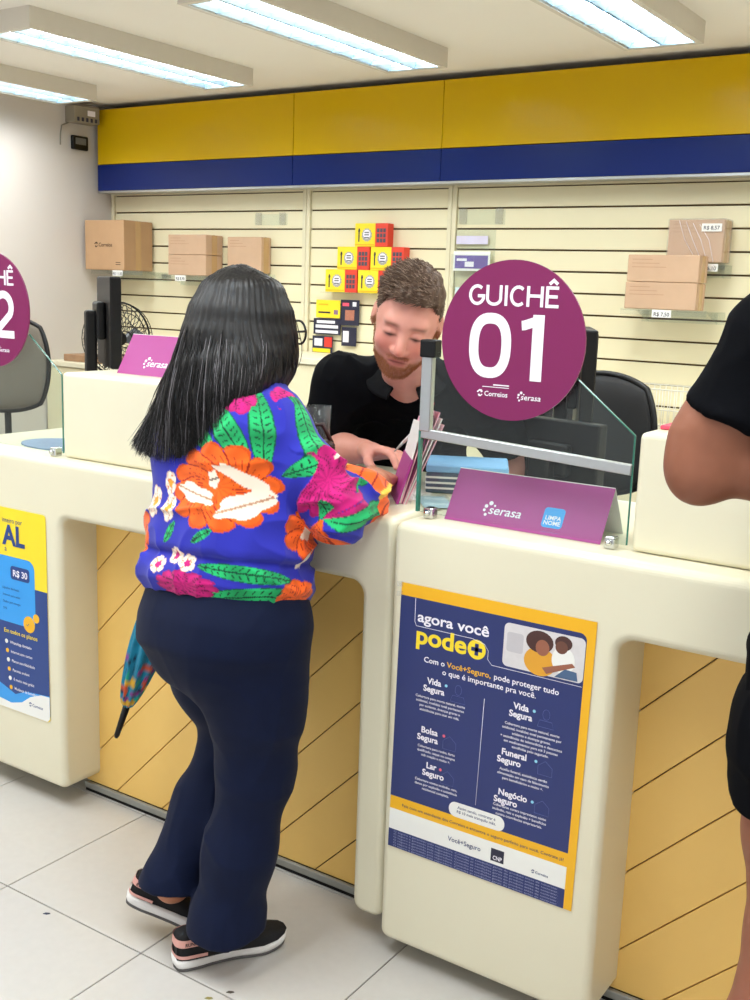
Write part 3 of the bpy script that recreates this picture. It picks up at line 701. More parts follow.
def pedestal_fan(loc, zc, r, face, label):
    t = thing('pedestal_fan', label, 'fan', loc); f = Vector(face).normalized(); s = Vector((0, 0, 1)).cross(f).normalized(); u = f.cross(s); c = Vector((loc[0], loc[1], zc))
    P = lambda a, q, d: c+(s*math.cos(a)+u*math.sin(a))*q+f*d
    cg = tubes('cage_rings', [([P(2*PI*k/32, r*q, d) for k in range(33)], .0045 if q == 1 else .002) for q, d in ((1, 0), (.97, .035), (.97, -.035), (.72, .055), (.45, .065), (.72, -.055), (.22, .068))], BLACKP, t, 6)
    tubes('cage_spokes', [([P(2*PI*k/36, r*.2, d*.068), P(2*PI*k/36+.12, r*.6, d*.06), P(2*PI*k/36+.2, r*.97, d*.035)], .0016) for k in range(36) for d in (-1, 1)], BLACKP, t, 4)
    for k in range(3):
        a = 2*PI*k/3; poly = [P(a+da, r*q, dd) for da, q, dd in ((-.3, .18, .012), (-.55, .5, .03), (-.5, .85, .025), (.1, .9, -.01), (.45, .7, -.03), (.3, .2, -.012))]
        V = poly+[p+f*.003 for p in poly]; n = 6; mk('blade', V, [tuple(range(n))[::-1], tuple(range(n, 2*n))]+[(i, (i+1) % n, n+(i+1) % n, n+i) for i in range(n)], mat('grey fan blade', '#3C3E42', .4), t)
    tube('motor', [c-f*.13, c-f*.12, c-f*.03, c+f*.03], [.03, .045, .045, .03], BLACKP, t, 16)
    tube('pole', [(loc[0], loc[1], .02), (loc[0], loc[1], zc-.05), c-f*.08], .014, BLACKP, t, 10)
    tube('base', [(loc[0], loc[1], 0), (loc[0], loc[1], .02), (loc[0], loc[1], .04)], [.17, .165, .02], BLACKP, t, 28)
    return t
pedestal_fan((-3.765, 3.52, 0), 1.335, .165, (.97, -.25, .0), 'black round fan between the left monitor and the tent card')
office_chair((-1.47, 3.60, 0), math.radians(15), BLACKM, 'black office chair behind the front glass screen', .38, .40, .66, .90)

# ------------------------------------------------------------------ goods on the slatted wall
def carton(x0, x1, y0, y1, z0, z1, m, label, seam=True, mark=None, rz=0):
    t = thing('cardboard_box', label, 'box', ((x0+x1)/2, (y0+y1)/2, z0))
    body = box('box_body', x0, x1, y0, y1, z0, z1, m, t, .003, 1)
    xm = (x0+x1)/2; ym = (y0+y1)/2
    box('lid_seam', x0+.001, x1-.001, ym-.0015, ym+.0015, z1-.0005, z1+.0006, CARDD, t)
    box('tape', x1-.0004, x1+.0006, ym-.022, ym+.022, z0+.002, z1-.002, TAPE, t)
    fr = FRONT(0, y0, 0)
    if mark:
        post_logo(fr, x0+(x1-x0)*.26, z0+(z1-z0)*.47, (x1-x0)*.095, CARDD, t, .0012)
        for i in range(2): box('printed_line', x1-.07, x1-.03, y0-.0007, y0, z0+.03+.012*i, z0+.034+.012*i, CARDD, t)
    else:
        for i in range(3): box('printed_line', x0+.02, x0+(x1-x0)*(.35+.1*i), y0-.0007, y0, z1-.02-.016*i, z1-.0185-.016*i, mat('faded box print', '#A87E5E', .8), t)
    return t
def shelf(x0, x1, y0, z, label, tagtxt, tx):
    t = thing('acrylic_shelf', label, 'shelf', ((x0+x1)/2, 4.847, z-.05))
    box('shelf_plate', x0, x1, y0, 4.846, z-.005, z-.0005, ACR, t)
    box('front_lip', x0, x1, y0-.004, y0, z-.022, z+.004, ACR, t)
    box('hook_plate', x0, x1, 4.842, 4.847, z-.055, z-.005, ACR, t)
    for x in (x0+.03, x1-.034): prism('bracket', [(0, 0), (0, -.05), (-.16, 0)], Fr((x, 4.842, z-.005), (0, 1, 0), (0, 0, 1)), 0, .004, ACR, t)
    p = box('price_tag', tx-.042, tx+.042, y0-.0065, y0-.0045, z-.03, z+.002, WPAPER, t)
    text('price_lettering', tagtxt, FRONT(tx, y0-.0065, 0), 0, z-.024, .022, DARKP, p, 'CENTER', .01, d=.0006)
    return t
carton(-5.192, -4.86, 4.60, 4.832, 1.655, 1.943, CARD, 'large brown cardboard box with a dark arrow logo on the wall', mark=True)
shelf(-5.15, -4.72, 4.61, 1.652, 'clear acrylic shelf under the large logo box', 'R$ 11,50', -4.92)
carton(-4.602, -4.307, 4.70, 4.842, 1.638, 1.752, CARD2, 'lower cardboard box of the pair in the middle of the left wall panel')
carton(-4.602, -4.307, 4.70, 4.842, 1.7535, 1.866, CARD2, 'upper cardboard box of the pair in the middle of the left wall panel')
shelf(-4.64, -4.27, 4.69, 1.635, 'clear acrylic shelf under the pair of cardboard boxes', 'R$ 8,90', -4.49)
carton(-4.20, -3.95, 4.76, 4.842, 1.66, 1.857, CARD2, 'small cardboard box just left of the woman\'s hair')
shelf(-4.22, -3.92, 4.75, 1.657, 'clear acrylic shelf under the small box beside the dark hair', 'R$ 7,20', -4.05)
carton(-1.765, -1.452, 4.585, 4.70, 1.552, 1.665, CARD2, 'lower cardboard box of the pair on the right wall panel')
carton(-1.762, -1.450, 4.585, 4.70, 1.6665, 1.780, CARD2, 'upper cardboard box of the pair on the right wall panel')
shelf(-1.775, -1.40, 4.575, 1.549, 'clear acrylic shelf under the right pair of boxes', 'R$ 7,50', -1.59)
wb = carton(-1.645, -1.405, 4.735, 4.842, 1.757, 1.935, CARD2, 'cardboard box wrapped in clear film at the upper right of the wall')
box('film_wrap', -1.649, -1.401, 4.731, 4.843, 1.7545, 1.939, FILM, wb, .004, 1)
tubes('film_crease', [([(-1.60+.03*i, 4.7305, 1.93-.005*i), (-1.57+.035*i, 4.7295, 1.85), (-1.53+.03*i, 4.7305, 1.79-.01*i)], .0009) for i in range(4)], WPRINT, wb, 5)
p_ = box('price_tag', -1.50, -1.415, 4.7285, 4.7305, 1.885, 1.918, WPAPER, wb); text('price_lettering', 'R$ 8,57', FRONT(-1.458, 4.7285, 0), 0, 1.893, .022, DARKP, p_, 'CENTER', .01, d=.0006)
shelf(-1.66, -1.39, 4.74, 1.7485, 'clear acrylic shelf under the film-wrapped box', 'R$ 6,10', -1.46)
# empty clear hooks near the top of the panels
def hook_plate(x0, x1, z0, z1, label):
    t = thing('acrylic_hook_plate', label, 'plate', ((x0+x1)/2, 4.845, z0))
    box('plate', x0, x1, 4.842, 4.846, z0, z1, ACR, t)
    for x in (x0+.01, x1-.05): box('hook', x, x+.04, 4.834, 4.847, z0+.002, z1+.008, FILM, t, .002, 1)
hook_plate(-4.07, -3.84, 1.925, 1.985, 'empty clear hook plate above the small box on the left panel')
hook_plate(-2.76, -2.50, 1.925, 1.995, 'empty clear hook plate above the hanging leaflet holder')
# hanging leaflet holder
lh = thing('leaflet_holder', 'clear hanging leaflet holder with a purple leaflet above the 01 sign', 'leaflet holder', (-2.68, 4.83, 1.55))
box('holder_back', -2.765, -2.545, 4.842, 4.846, 1.54, 1.90, ACR, lh)
box('holder_front', -2.765, -2.545, 4.80, 4.804, 1.62, 1.78, ACR, lh)
box('holder_base', -2.765, -2.545, 4.80, 4.842, 1.616, 1.62, ACR, lh)
lf = box('leaflet', -2.757, -2.553, 4.81, 4.815, 1.70, 1.795, WPAPER, lh)
box('purple_print', -2.747, -2.563, 4.8085, 4.81, 1.712, 1.775, mat('purple print', '#6A55A0', .5, var=.3, scale=25), lf)
box('white_print', -2.737, -2.68, 4.8075, 4.8085, 1.748, 1.76, WPRINT, lf); box('white_print', -2.69, -2.64, 4.8075, 4.8085, 1.72, 1.745, WPRINT, lf)
box('second_leaflet', -2.757, -2.58, 4.83, 4.833, 1.83, 1.87, mat('pale lilac print', '#D9D4EC', .5), lh)
box('third_leaflet', -2.75, -2.60, 4.83, 4.833, 1.57, 1.62, mat('pale cyan print', '#D5E8EE', .5), lh)
# stacked yellow and red packs
def pack(x, z, label):
    W, H_ = .205, .118
    t = thing('yellow_pack', label, 'pack', (x+W/2, 4.82, z), 'yellow and red packs on the wall')
    box('pack_body', x, x+W*.62, 4.79, 4.846, z, z+H_, LEMON, t, .002, 1)
    box('red_end', x+W*.62, x+W, 4.79, 4.846, z, z+H_, mat('pack red', '#E2412C', .5, var=.06), t, .002, 1)
    fr = FRONT(x, 4.79, z)
    star = []
    for k in range(24):
        a = 2*PI*k/24; r = .034 if k % 2 else .029; star.append((W*.37+r*math.cos(a), H_*.5+r*1.05*math.sin(a)))
    prism('badge', star, fr, 0, .0008, mat('pack grey', '#A9A7A4', .5), t)
    prism('badge_core', circ(W*.37, H_*.53, .023, n=18), fr, .0008, .0014, WPRINT, t)
    for q in (.36, .48, .58): prism('badge_text', [(W*.30, H_*q), (W*.44, H_*q), (W*.44, H_*(q+.05)), (W*.30, H_*(q+.05))], fr, .0014, .0018, mat('pack slate', '#4A4A56', .5), t)
    prism('dark_mark', [(W*.11, H_*.2), (W*.145, H_*.2), (W*.15, H_*.62), (W*.165, H_*.68), (W*.145, H_*.78), (W*.115, H_*.78), (W*.10, H_*.66), (W*.11, H_*.6)], fr, 0, .0008, DARKP, t)
    for i in range(3):
        for j in range(3):
            a = W*(.675+.095*i); b = H_*(.18+.215*j)
            prism('number_square', [(a, b), (a+W*.075, b), (a+W*.075, b+H_*.17), (a, b+H_*.17)], fr, 0, .0008, mat('pack slate', '#4A4A56', .5), t)
    prism('strip', [(W*.02, H_*.05), (W*.6, H_*.05), (W*.6, H_*.11), (W*.02, H_*.11)], fr, 0, .0006, AMBER, t)
for (x, z, l) in ((-3.345, 1.812, 'topmost yellow and red pack of the stack on the wall'), (-3.455, 1.693, 'left pack in the middle row of the yellow and red stack'), (-3.242, 1.693, 'right pack in the middle row of the yellow and red stack'),
                  (-3.530, 1.574, 'leftmost pack in the bottom row of the yellow and red stack'), (-3.318, 1.574, 'pack in the bottom row of the yellow stack touching the clerk\'s hair')): pack(x, z, l)
sh = box('pack_ledge', -3.56, -3.05, 4.788, 4.846, 1.568, 1.5735, ACR); tag(sh, 'thin clear ledge holding up the yellow and red packs', 'shelf')
# flyers beside the clerk
def flyer(x0, x1, z0, z1, m, label, deco):
    t = thing('flyer', label, 'flyer', ((x0+x1)/2, 4.82, z0)); M = 4.828
    box('sheet', x0, x1, M, M+.004, z0, z1, m, t); fr = FRONT(x0, M, z0); w_, h_ = x1-x0, z1-z0
    for (a, b, c, d, mm_) in deco: prism('printed_patch', [(a*w_, b*h_), (c*w_, b*h_), (c*w_, d*h_), (a*w_, d*h_)], fr, 0, .0008, mm_, t)
    return t
SK = mat('print flesh', '#B0705A', .5, var=.3, scale=60)
flyer(-3.615, -3.455, 1.435, 1.53, LEMON, 'yellow flyer at the top left of the flyer rack', [(.1, .25, .6, .34, DARKP), (.75, .2, .92, .45, mat('print mauve', '#8A6C8C', .5)), (.1, .7, .5, .78, AMBER)])
flyer(-3.45, -3.33, 1.40, 1.535, DARKP, 'dark flyer with a face beside the yellow flyer', [(.25, .2, .75, .6, SK), (.1, .75, .45, .88, PINKR), (.65, .75, .85, .92, WPRINT)])
flyer(-3.63, -3.45, 1.345, 1.43, DARKP, 'navy flyer with three white lines of text', [(.12, .7, .8, .88, WPRINT), (.08, .4, .92, .6, WPRINT), (.08, .08, .92, .26, WPRINT)])
flyer(-3.635, -3.50, 1.2455, 1.335, mat('flyer navy', '#1E2440', .5), 'navy, red and yellow flyer lowest in the flyer rack', [(.6, .35, .98, .95, REDP), (.1, .4, .5, .85, WPRINT), (.02, .02, .9, .25, LEMON)])
flyer(-3.44, -3.345, 1.29, 1.39, DARKP, 'dark flyer half behind the clerk\'s shoulder', [(.1, .2, .5, .8, WPRINT)])
# white wire basket on the cabinet
wr = thing('wire_basket', 'white wire basket on the cabinet below the right boxes', 'basket', (-1.68, 4.55, 1.041))
L = []
for i in range(25):
    x = -1.98+.026*i; L.append(([(x, 4.45, 1.045), (x, 4.44, 1.225)], .0022)); L.append(([(x, 4.70, 1.045), (x, 4.71, 1.225)], .0022)); L.append(([(x, 4.45, 1.045), (x, 4.70, 1.045)], .0022))
tubes('upright_wires', L, mat('white wire', '#DAD6C8', .4), wr, 5)
tubes('rim_wires', [([(-1.985, y, z), (-1.35, y, z)], .003) for y, z in ((4.45, 1.045), (4.44, 1.225), (4.445, 1.14), (4.70, 1.045), (4.71, 1.225))] + [([(x, 4.44, 1.225), (x, 4.71, 1.225)], .003) for x in (-1.985, -1.35)], MATS['white wire'], wr, 6)
# wall sensor
sn = thing('alarm_speaker', 'grey box with two grilles high in the left corner', 'alarm', (-5.19, 4.58, 2.47))
MS = Matrix.Translation((-5.165, 4.575, 2.51)) @ Matrix.Rotation(math.radians(-8), 4, 'Z')
box('case', -.05, .05, -.09, .085, -.02, .075, mat('grey beige plastic', '#8F8674', .6), sn, .008, 2, MS)
box('lens', .05, .056, .0, .05, .02, .05, WPRINT, sn, .001, 1, MS)
for i in range(5): box('grille_slot', .05, .0515, -.07+.03*i, -.055+.03*i, -.014, .008, DARKP, sn, 0, 1, MS)
tube('cable', [(-5.20, 4.50, 2.49), (-5.215, 4.46, 2.47), (-5.215, 4.45, 2.42), (-5.218, 4.45, 2.36)], .004, mat('grey cable', '#8A8578', .6), sn)
th = thing('wall_display', 'small black wall display in the left corner', 'display', (-5.21, 4.585, 2.355))
box('display_case', -5.219, -5.195, 4.525, 4.645, 2.345, 2.425, BLACKP, th, .008, 3)
box('display_screen', -5.196, -5.1945, 4.545, 4.625, 2.375, 2.412, mat('grey lcd', '#6A6C70', .3), th)

for (x, y, m_, l) in ((-2.06, 1.66, DARKP, 'tiny dark scrap on the floor tile near the left counter'), (-1.50, 1.655, mat('dry leaf', '#8A8040', .8), 'small dry leaf scrap on the floor in front of the shoe'), (-1.475, 1.70, mat('brown scrap', '#4A4238', .8), 'tiny brown scrap on the floor beside the shoe')):
    tag(prism('floor_scrap', [(-.009, -.003), (.002, -.004), (.010, .001), (.006, .004), (-.004, .003)], Fr((x, y, .0003), (.9, .4, 0), (-.4, .9, 0)), 0, .0012, m_), l, 'scrap')

# ------------------------------------------------------------------ organic shapes: smooth-union distance fields, meshed with surface nets
def nrm(v): v = np.asarray(v, float); return v/np.linalg.norm(v)
class Field:
    def __init__(s, lo, hi, h):
        s.lo = np.array(lo, float); s.h = h; s.n = np.ceil((np.array(hi)-s.lo)/h).astype(int)+1
        s.d = np.full(s.n, 1.0, np.float32); s.R = np.eye(3); s.c = np.zeros(3); s.sc = 1.0
    def frame(s, R=None, c=(0, 0, 0), sc=1.0): s.R = np.eye(3) if R is None else np.array(R, float); s.c = np.array(c, float); s.sc = sc
    def _put(s, fn, lo, hi, k, op):
        lo, hi = np.array(lo, float), np.array(hi, float)
        cs = np.array([[x, y, z] for x in (lo[0], hi[0]) for y in (lo[1], hi[1]) for z in (lo[2], hi[2])])*s.sc
        cs = cs @ s.R + s.c; m = k*s.sc+2.5*s.h
        a = np.clip(np.floor((cs.min(0)-m-s.lo)/s.h).astype(int), 0, s.n); b = np.clip(np.ceil((cs.max(0)+m-s.lo)/s.h).astype(int)+1, 0, s.n)
        if (b <= a).any(): return
        ax = [(s.lo[i]+s.h*np.arange(a[i], b[i])).astype(np.float32)-np.float32(s.c[i]) for i in range(3)]
        X, Y, Z = ax[0][:, None, None], ax[1][None, :, None], ax[2][None, None, :]
        R = (s.R/s.sc).astype(np.float32)
        L = [R[i, 0]*X+R[i, 1]*Y+R[i, 2]*Z for i in range(3)]
        d = fn(*L).astype(np.float32)*np.float32(s.sc); sl = tuple(slice(a[i], b[i]) for i in range(3)); cur = s.d[sl]; kk = max(k*s.sc, 1e-6)
        if op == 'u': h_ = np.maximum(kk-np.abs(cur-d), 0)/kk; s.d[sl] = np.minimum(cur, d)-h_*h_*kk*.25
        elif op == 's': e = -d; h_ = np.maximum(kk-np.abs(cur-e), 0)/kk; s.d[sl] = np.maximum(cur, e)+h_*h_*kk*.25
        elif op == 'i': s.d[sl] = np.maximum(cur, d)
    def cone(s, a, b, ra, rb, k=.02, op='u'):
        a, b = np.array(a, float), np.array(b, float); v = b-a; q = max(v@v, 1e-9); m = max(ra, rb)
        def fn(x, y, z):
            x, y, z = x-a[0], y-a[1], z-a[2]; t = np.clip((x*v[0]+y*v[1]+z*v[2])/q, 0, 1)
            return np.sqrt((x-t*v[0])**2+(y-t*v[1])**2+(z-t*v[2])**2)-(ra+(rb-ra)*t)
        s._put(fn, np.minimum(a, b)-m, np.maximum(a, b)+m, k, op)
    def chain(s, pts, rad, k=.02):
        for i in range(len(pts)-1): s.cone(pts[i], pts[i+1], rad[i], rad[i+1], k)
    def ell(s, c, r, k=.02, op='u'):
        c, r = np.array(c, float), np.array(r, float)
        def fn(x, y, z):
            x, y, z = x-c[0], y-c[1], z-c[2]
            k0 = np.sqrt((x/r[0])**2+(y/r[1])**2+(z/r[2])**2); k1 = np.sqrt((x/r[0]**2)**2+(y/r[1]**2)**2+(z/r[2]**2)**2)
            return k0*(k0-1)/np.maximum(k1, 1e-4)
        s._put(fn, c-r, c+r, k, op)
    def loft(s, zs, rx, ry, cx=None, cy=None, p=2.2, k=.02, op='u'):
        zs = np.array(zs, float); rx, ry = np.array(rx, float), np.array(ry, float)
        cx = np.zeros_like(zs) if cx is None else np.array(cx, float); cy = np.zeros_like(zs) if cy is None else np.array(cy, float)
        def fn(x, y, z):
            ip = lambda arr: np.interp(z, zs, arr)
            a, b = ip(rx), ip(ry); q = ((np.abs(x-ip(cx))/a)**p+(np.abs(y-ip(cy))/b)**p)**(1/p)
            d = (q-1)*np.minimum(a, b); dz = np.maximum(zs[0]-z, z-zs[-1])
            return np.where(dz > 0, np.sqrt(np.maximum(d, 0)**2+dz**2), np.maximum(d, dz))
        mx = (np.abs(cx)+rx).max(); my = (np.abs(cy)+ry).max()
        s._put(fn, (-mx, -my, zs[0]), (mx, my, zs[-1]), k, op)
    def custom(s, fn, lo, hi, k=.0, op='i'): s._put(fn, lo, hi, k, op)
    def mesh(s, smooth=1):
        d = s.d; n = d.shape; neg = d < 0
        cnt = np.zeros((n[0]-1, n[1]-1, n[2]-1), np.int8)
        for i in (0, 1):
            for j in (0, 1):
                for k in (0, 1): cnt += neg[i:n[0]-1+i, j:n[1]-1+j, k:n[2]-1+k]
        cells = np.argwhere((cnt > 0) & (cnt < 8)); idx = np.full(cnt.shape, -1, np.int32); idx[tuple(cells.T)] = np.arange(len(cells))
        C = [[i, j, k] for i in (0, 1) for j in (0, 1) for k in (0, 1)]
        D = np.stack([d[cells[:, 0]+c[0], cells[:, 1]+c[1], cells[:, 2]+c[2]] for c in C], 1)
        S = np.zeros((len(cells), 3)); W = np.zeros(len(cells))
        for a in range(8):
            for b in range(a+1, 8):
                if sum(abs(C[a][i]-C[b][i]) for i in range(3)) != 1: continue
                m = (D[:, a] < 0) != (D[:, b] < 0)
                t = np.where(m, D[:, a]/np.where(m, D[:, a]-D[:, b], 1), 0)[:, None]
                S += np.where(m[:, None], np.array(C[a])+(np.array(C[b])-np.array(C[a]))*t, 0); W += m
        V = s.lo+s.h*(cells+S/W[:, None]); Q = []
        for ax in range(3):
            u, v = (ax+1) % 3, (ax+2) % 3
            sl0 = [slice(None)]*3; sl1 = [slice(None)]*3; sl0[ax] = slice(0, n[ax]-1); sl1[ax] = slice(1, n[ax])
            A, B = neg[tuple(sl0)], neg[tuple(sl1)]
            for flip, M in ((False, A & ~B), (True, ~A & B)):
                e = np.argwhere(M); e = e[(e[:, u] > 0) & (e[:, v] > 0) & (e[:, u] < n[u]-1) & (e[:, v] < n[v]-1)]
                du = np.zeros(3, int); du[u] = 1; dv = np.zeros(3, int); dv[v] = 1
                q = np.stack([idx[tuple((e-du-dv).T)], idx[tuple((e-dv).T)], idx[tuple(e.T)], idx[tuple((e-du).T)]], 1)
                Q.append(q[:, ::-1] if flip else q)
        Q = np.concatenate(Q); Q = Q[(Q >= 0).all(1)]
        return V if not smooth else lap(V, Q, smooth), Q
def lap(V, Q, it=1, lam=.5):
    E = np.concatenate([Q[:, [0, 1]], Q[:, [1, 2]], Q[:, [2, 3]], Q[:, [3, 0]]])
    cnt = np.bincount(E[:, 0], minlength=len(V))+np.bincount(E[:, 1], minlength=len(V))
    for _ in range(it):
        A = np.stack([np.bincount(E[:, 0], V[E[:, 1], i], len(V))+np.bincount(E[:, 1], V[E[:, 0], i], len(V)) for i in range(3)], 1)/np.maximum(cnt, 1)[:, None]
        V = V+lam*(A-V)
    return V
def normals(V, Q):
    n = np.cross(V[Q[:, 2]]-V[Q[:, 0]], V[Q[:, 3]]-V[Q[:, 1]])
    N = np.stack([sum(np.bincount(Q[:, k], n[:, i], len(V)) for k in range(4)) for i in range(3)], 1)
    return N/np.maximum(np.linalg.norm(N, axis=1), 1e-9)[:, None]
_tab = RNG.random((64, 64, 64)).astype(np.float32)
def vnoise(P, sc, off=0.0):
    q = np.asarray(P)*np.asarray(sc)+off+17.3; i = np.floor(q).astype(int); f = q-i; f = f*f*(3-2*f); r = 0
    for a in (0, 1):
        for b in (0, 1):
            for c in (0, 1):
                wgt = (f[:, 0] if a else 1-f[:, 0])*(f[:, 1] if b else 1-f[:, 1])*(f[:, 2] if c else 1-f[:, 2])
                r = r+wgt*_tab[(i[:, 0]+a) % 64, (i[:, 1]+b) % 64, (i[:, 2]+c) % 64]
    return r*2-1
def org(name, V, Q, m, parent, col=None, label=None):
    me = bpy.data.meshes.new(name); me.vertices.add(len(V)); me.vertices.foreach_set('co', np.asarray(V, np.float32).ravel())
    me.loops.add(len(Q)*4); me.loops.foreach_set('vertex_index', np.asarray(Q, np.int32).ravel())
    me.polygons.add(len(Q)); me.polygons.foreach_set('loop_start', np.arange(0, len(Q)*4, 4, dtype=np.int32))
    me.update(calc_edges=True); me.polygons.foreach_set('use_smooth', np.ones(len(Q), bool))
    if col is not None:
        ca = me.color_attributes.new('Col', 'FLOAT_COLOR', 'POINT'); ca.data.foreach_set('color', np.concatenate([np.asarray(col, np.float32), np.ones((len(V), 1), np.float32)], 1).ravel())
    me.validate()
    return link(name, me, m, parent, label)
L3 = lambda c: np.array(lin(c))
def mixc(c, col, w): return c*(1-w[:, None])+np.array(col)[None]*w[:, None]
def sstep(x, a, b): t = np.clip((x-a)/(b-a), 0, 1); return t*t*(3-2*t)
def basis(fwd_, up_):
    """rows: lateral (person's left), up, forward"""
    f = nrm(fwd_); u = np.array(up_, float); u = nrm(u-f*(u@f)); return np.array([np.cross(u, f), u, f])

def head_shape(F, R, c, s, fem=False):
    F.frame(R, c, s)
    F.ell((0, .035, -.016), (.077, .098, .096), .02); F.ell((0, -.012, .026), (.064, .088, .062), .03)
    F.ell((0, -.06, .022), (.056 if not fem else .05, .052, .058), .03); F.ell((0, -.098, .056), (.026, .020, .022), .03)
    F.cone((-.034, .026, .074), (.034, .026, .074), .013, .013, .02)
    for x in (-1, 1):
        F.ell((x*.031, .006, .096), (.020, .013, .014), .018, 's')
        F.ell((x*.031, .004, .0755), (.0155, .0115, .0125), .006)
        F.ell((x*.040, -.028, .064), (.022, .02, .018), .025)
        F.ell((x*.079, -.004, -.012), (.009, .031, .019), .008); F.ell((x*.087, .006, -.004), (.006, .014, .009), .006, 's')
        F.ell((x*.0135, -.036, .092), (.0085, .0075, .010), .008)
    F.cone((0, .014, .080), (0, -.030, .106), .0085, .0125, .012)
    F.cone((-.019, -.063, .078), (.019, -.063, .078), .0065, .0065, .008); F.cone((-.015, -.0745, .077), (.015, -.0745, .077), .0078, .0078, .008)
    F.cone((-.023, -.0685, .0865), (.023, -.0685, .0865), .0022, .0022, .004, 's')
    F.frame()
def head_local(P, R, c, s): return ((P-np.array(c)) @ np.array(R).T)/s
def face_colour(C, Lp, lip, brow, flush):
    x, y, z = Lp[:, 0], Lp[:, 1], Lp[:, 2]; ax = np.abs(x); front = sstep(z, .03, .06)
    C = mixc(C, flush, .55*front*np.exp(-(((ax-.042)/.022)**2+((y+.028)/.026)**2)))
    C = mixc(C, flush, .5*front*np.exp(-((x/.014)**2+((y+.03)/.014)**2)))
    C = mixc(C, lip, .75*front*np.exp(-((x/.021)**4+((y+.069)/.0095)**4)))
    C = mixc(C, lip*.4, .9*front*np.exp(-((x/.022)**4+((y+.0685)/.0022)**2)))
    C = mixc(C, brow, .6*front*np.exp(-(((ax-.033)/.019)**4+((y-.0265+.12*np.maximum(ax-.036, 0))/.0048)**2)))
    C = mixc(C, brow*.35, .85*front*np.exp(-(((ax-.031)/.0155)**4+((y+.0005)/.0032)**2))); C = mixc(C, np.array([.02, .015, .012]), .8*front*np.exp(-(((ax-.030)/.0065)**2+((y+.001)/.0048)**2)))     # lash line of lowered lids
    return C
def hand_shape(F, wrist, d, n, side, s=1.0, curl=(.35, .5, .4), spread=.06, thumb=(.55, .35), k=.008):
    """wrist point, d = towards fingers, n = side the fingers curl to (palm), side = +1 when the thumb is at d x n"""
    d = nrm(d); n = np.array(n, float); n = nrm(n-d*(n@d)); t = np.cross(d, n)*side; w_ = np.array(wrist, float)
    F.cone(w_-d*.03*s, w_+d*.015*s, .026*s, .024*s, .02)
    for i in range(4):
        u = (1.5-i)*.0195*s; F.cone(w_+d*.02*s+t*u*.7, w_+d*.088*s+t*u, .0145*s, .0115*s, .016)
    F.cone(w_+d*.015*s+t*.02*s, w_+d*.05*s+t*.034*s+n*.012*s, .018*s, .015*s, .015)
    for i, ln in enumerate((.95, 1.06, 1.0, .80)):
        u = (1.5-i)*.0205*s; p = w_+d*.092*s+t*u; a = 0; dd = nrm(d+t*spread*(1.5-i)); r = .0098*s*(1 if i < 3 else .88); ls_ = (.043*ln*s, .026*ln*s, .022*ln*s)
        for j in range(3):
            a += curl[j]*(1+.1*i); q = p+(dd*math.cos(a)+n*math.sin(a))*ls_[j]; F.cone(p, q, r, r*.9, k); p = q; r *= .9
    p = w_+d*.045*s+t*.036*s+n*.012*s; q = p+nrm(d*.75+t*thumb[0]+n*thumb[1])*.036*s; F.cone(p, q, .0125*s, .0108*s, .01)
    F.cone(q, q+nrm(d*1.0+t*.02+n*thumb[1])*.030*s, .0108*s, .009*s, k)
    return t
def strand_mesh(name, paths, rad, m, parent, nseg=3):
    """paths: array (count, points, 3) -> one hair mesh of thin tapered strands"""
    P = np.asarray(paths, float); c, n, _ = P.shape
    T = np.gradient(P, axis=1); T /= np.maximum(np.linalg.norm(T, axis=2), 1e-9)[..., None]
    A = np.cross(T, np.array([.31, .52, .79])); A /= np.maximum(np.linalg.norm(A, axis=2), 1e-9)[..., None]; B = np.cross(T, A)
    tp = rad*np.clip((n-1-np.arange(n))/(n*.4)+.15, 0, 1)[None, :, None]
    rings = np.stack([P+(A*math.cos(2*PI*k/nseg)+B*math.sin(2*PI*k/nseg))*tp for k in range(nseg)], 2)   # c,n,k,3
    V = rings.reshape(-1, 3); base = (np.arange(c)*n*nseg)[:, None, None]+(np.arange(n-1)*nseg)[None, :, None]+np.zeros((1, 1, nseg), int); k = np.arange(nseg)[None, None]
    Q = np.stack([base+k, base+(k+1) % nseg, base+nseg+(k+1) % nseg, base+nseg+k], -1).reshape(-1, 4)
    return org(name, V, Q, m, parent)
SKIN = vcol_mat('skin', rough=.48, bump=.06, bscale=500, spec=.35, sss=.12)
CLOTH = vcol_mat('printed cloth', rough=.8, bump=.12, bscale=600, sheen=.15, spec=.2)

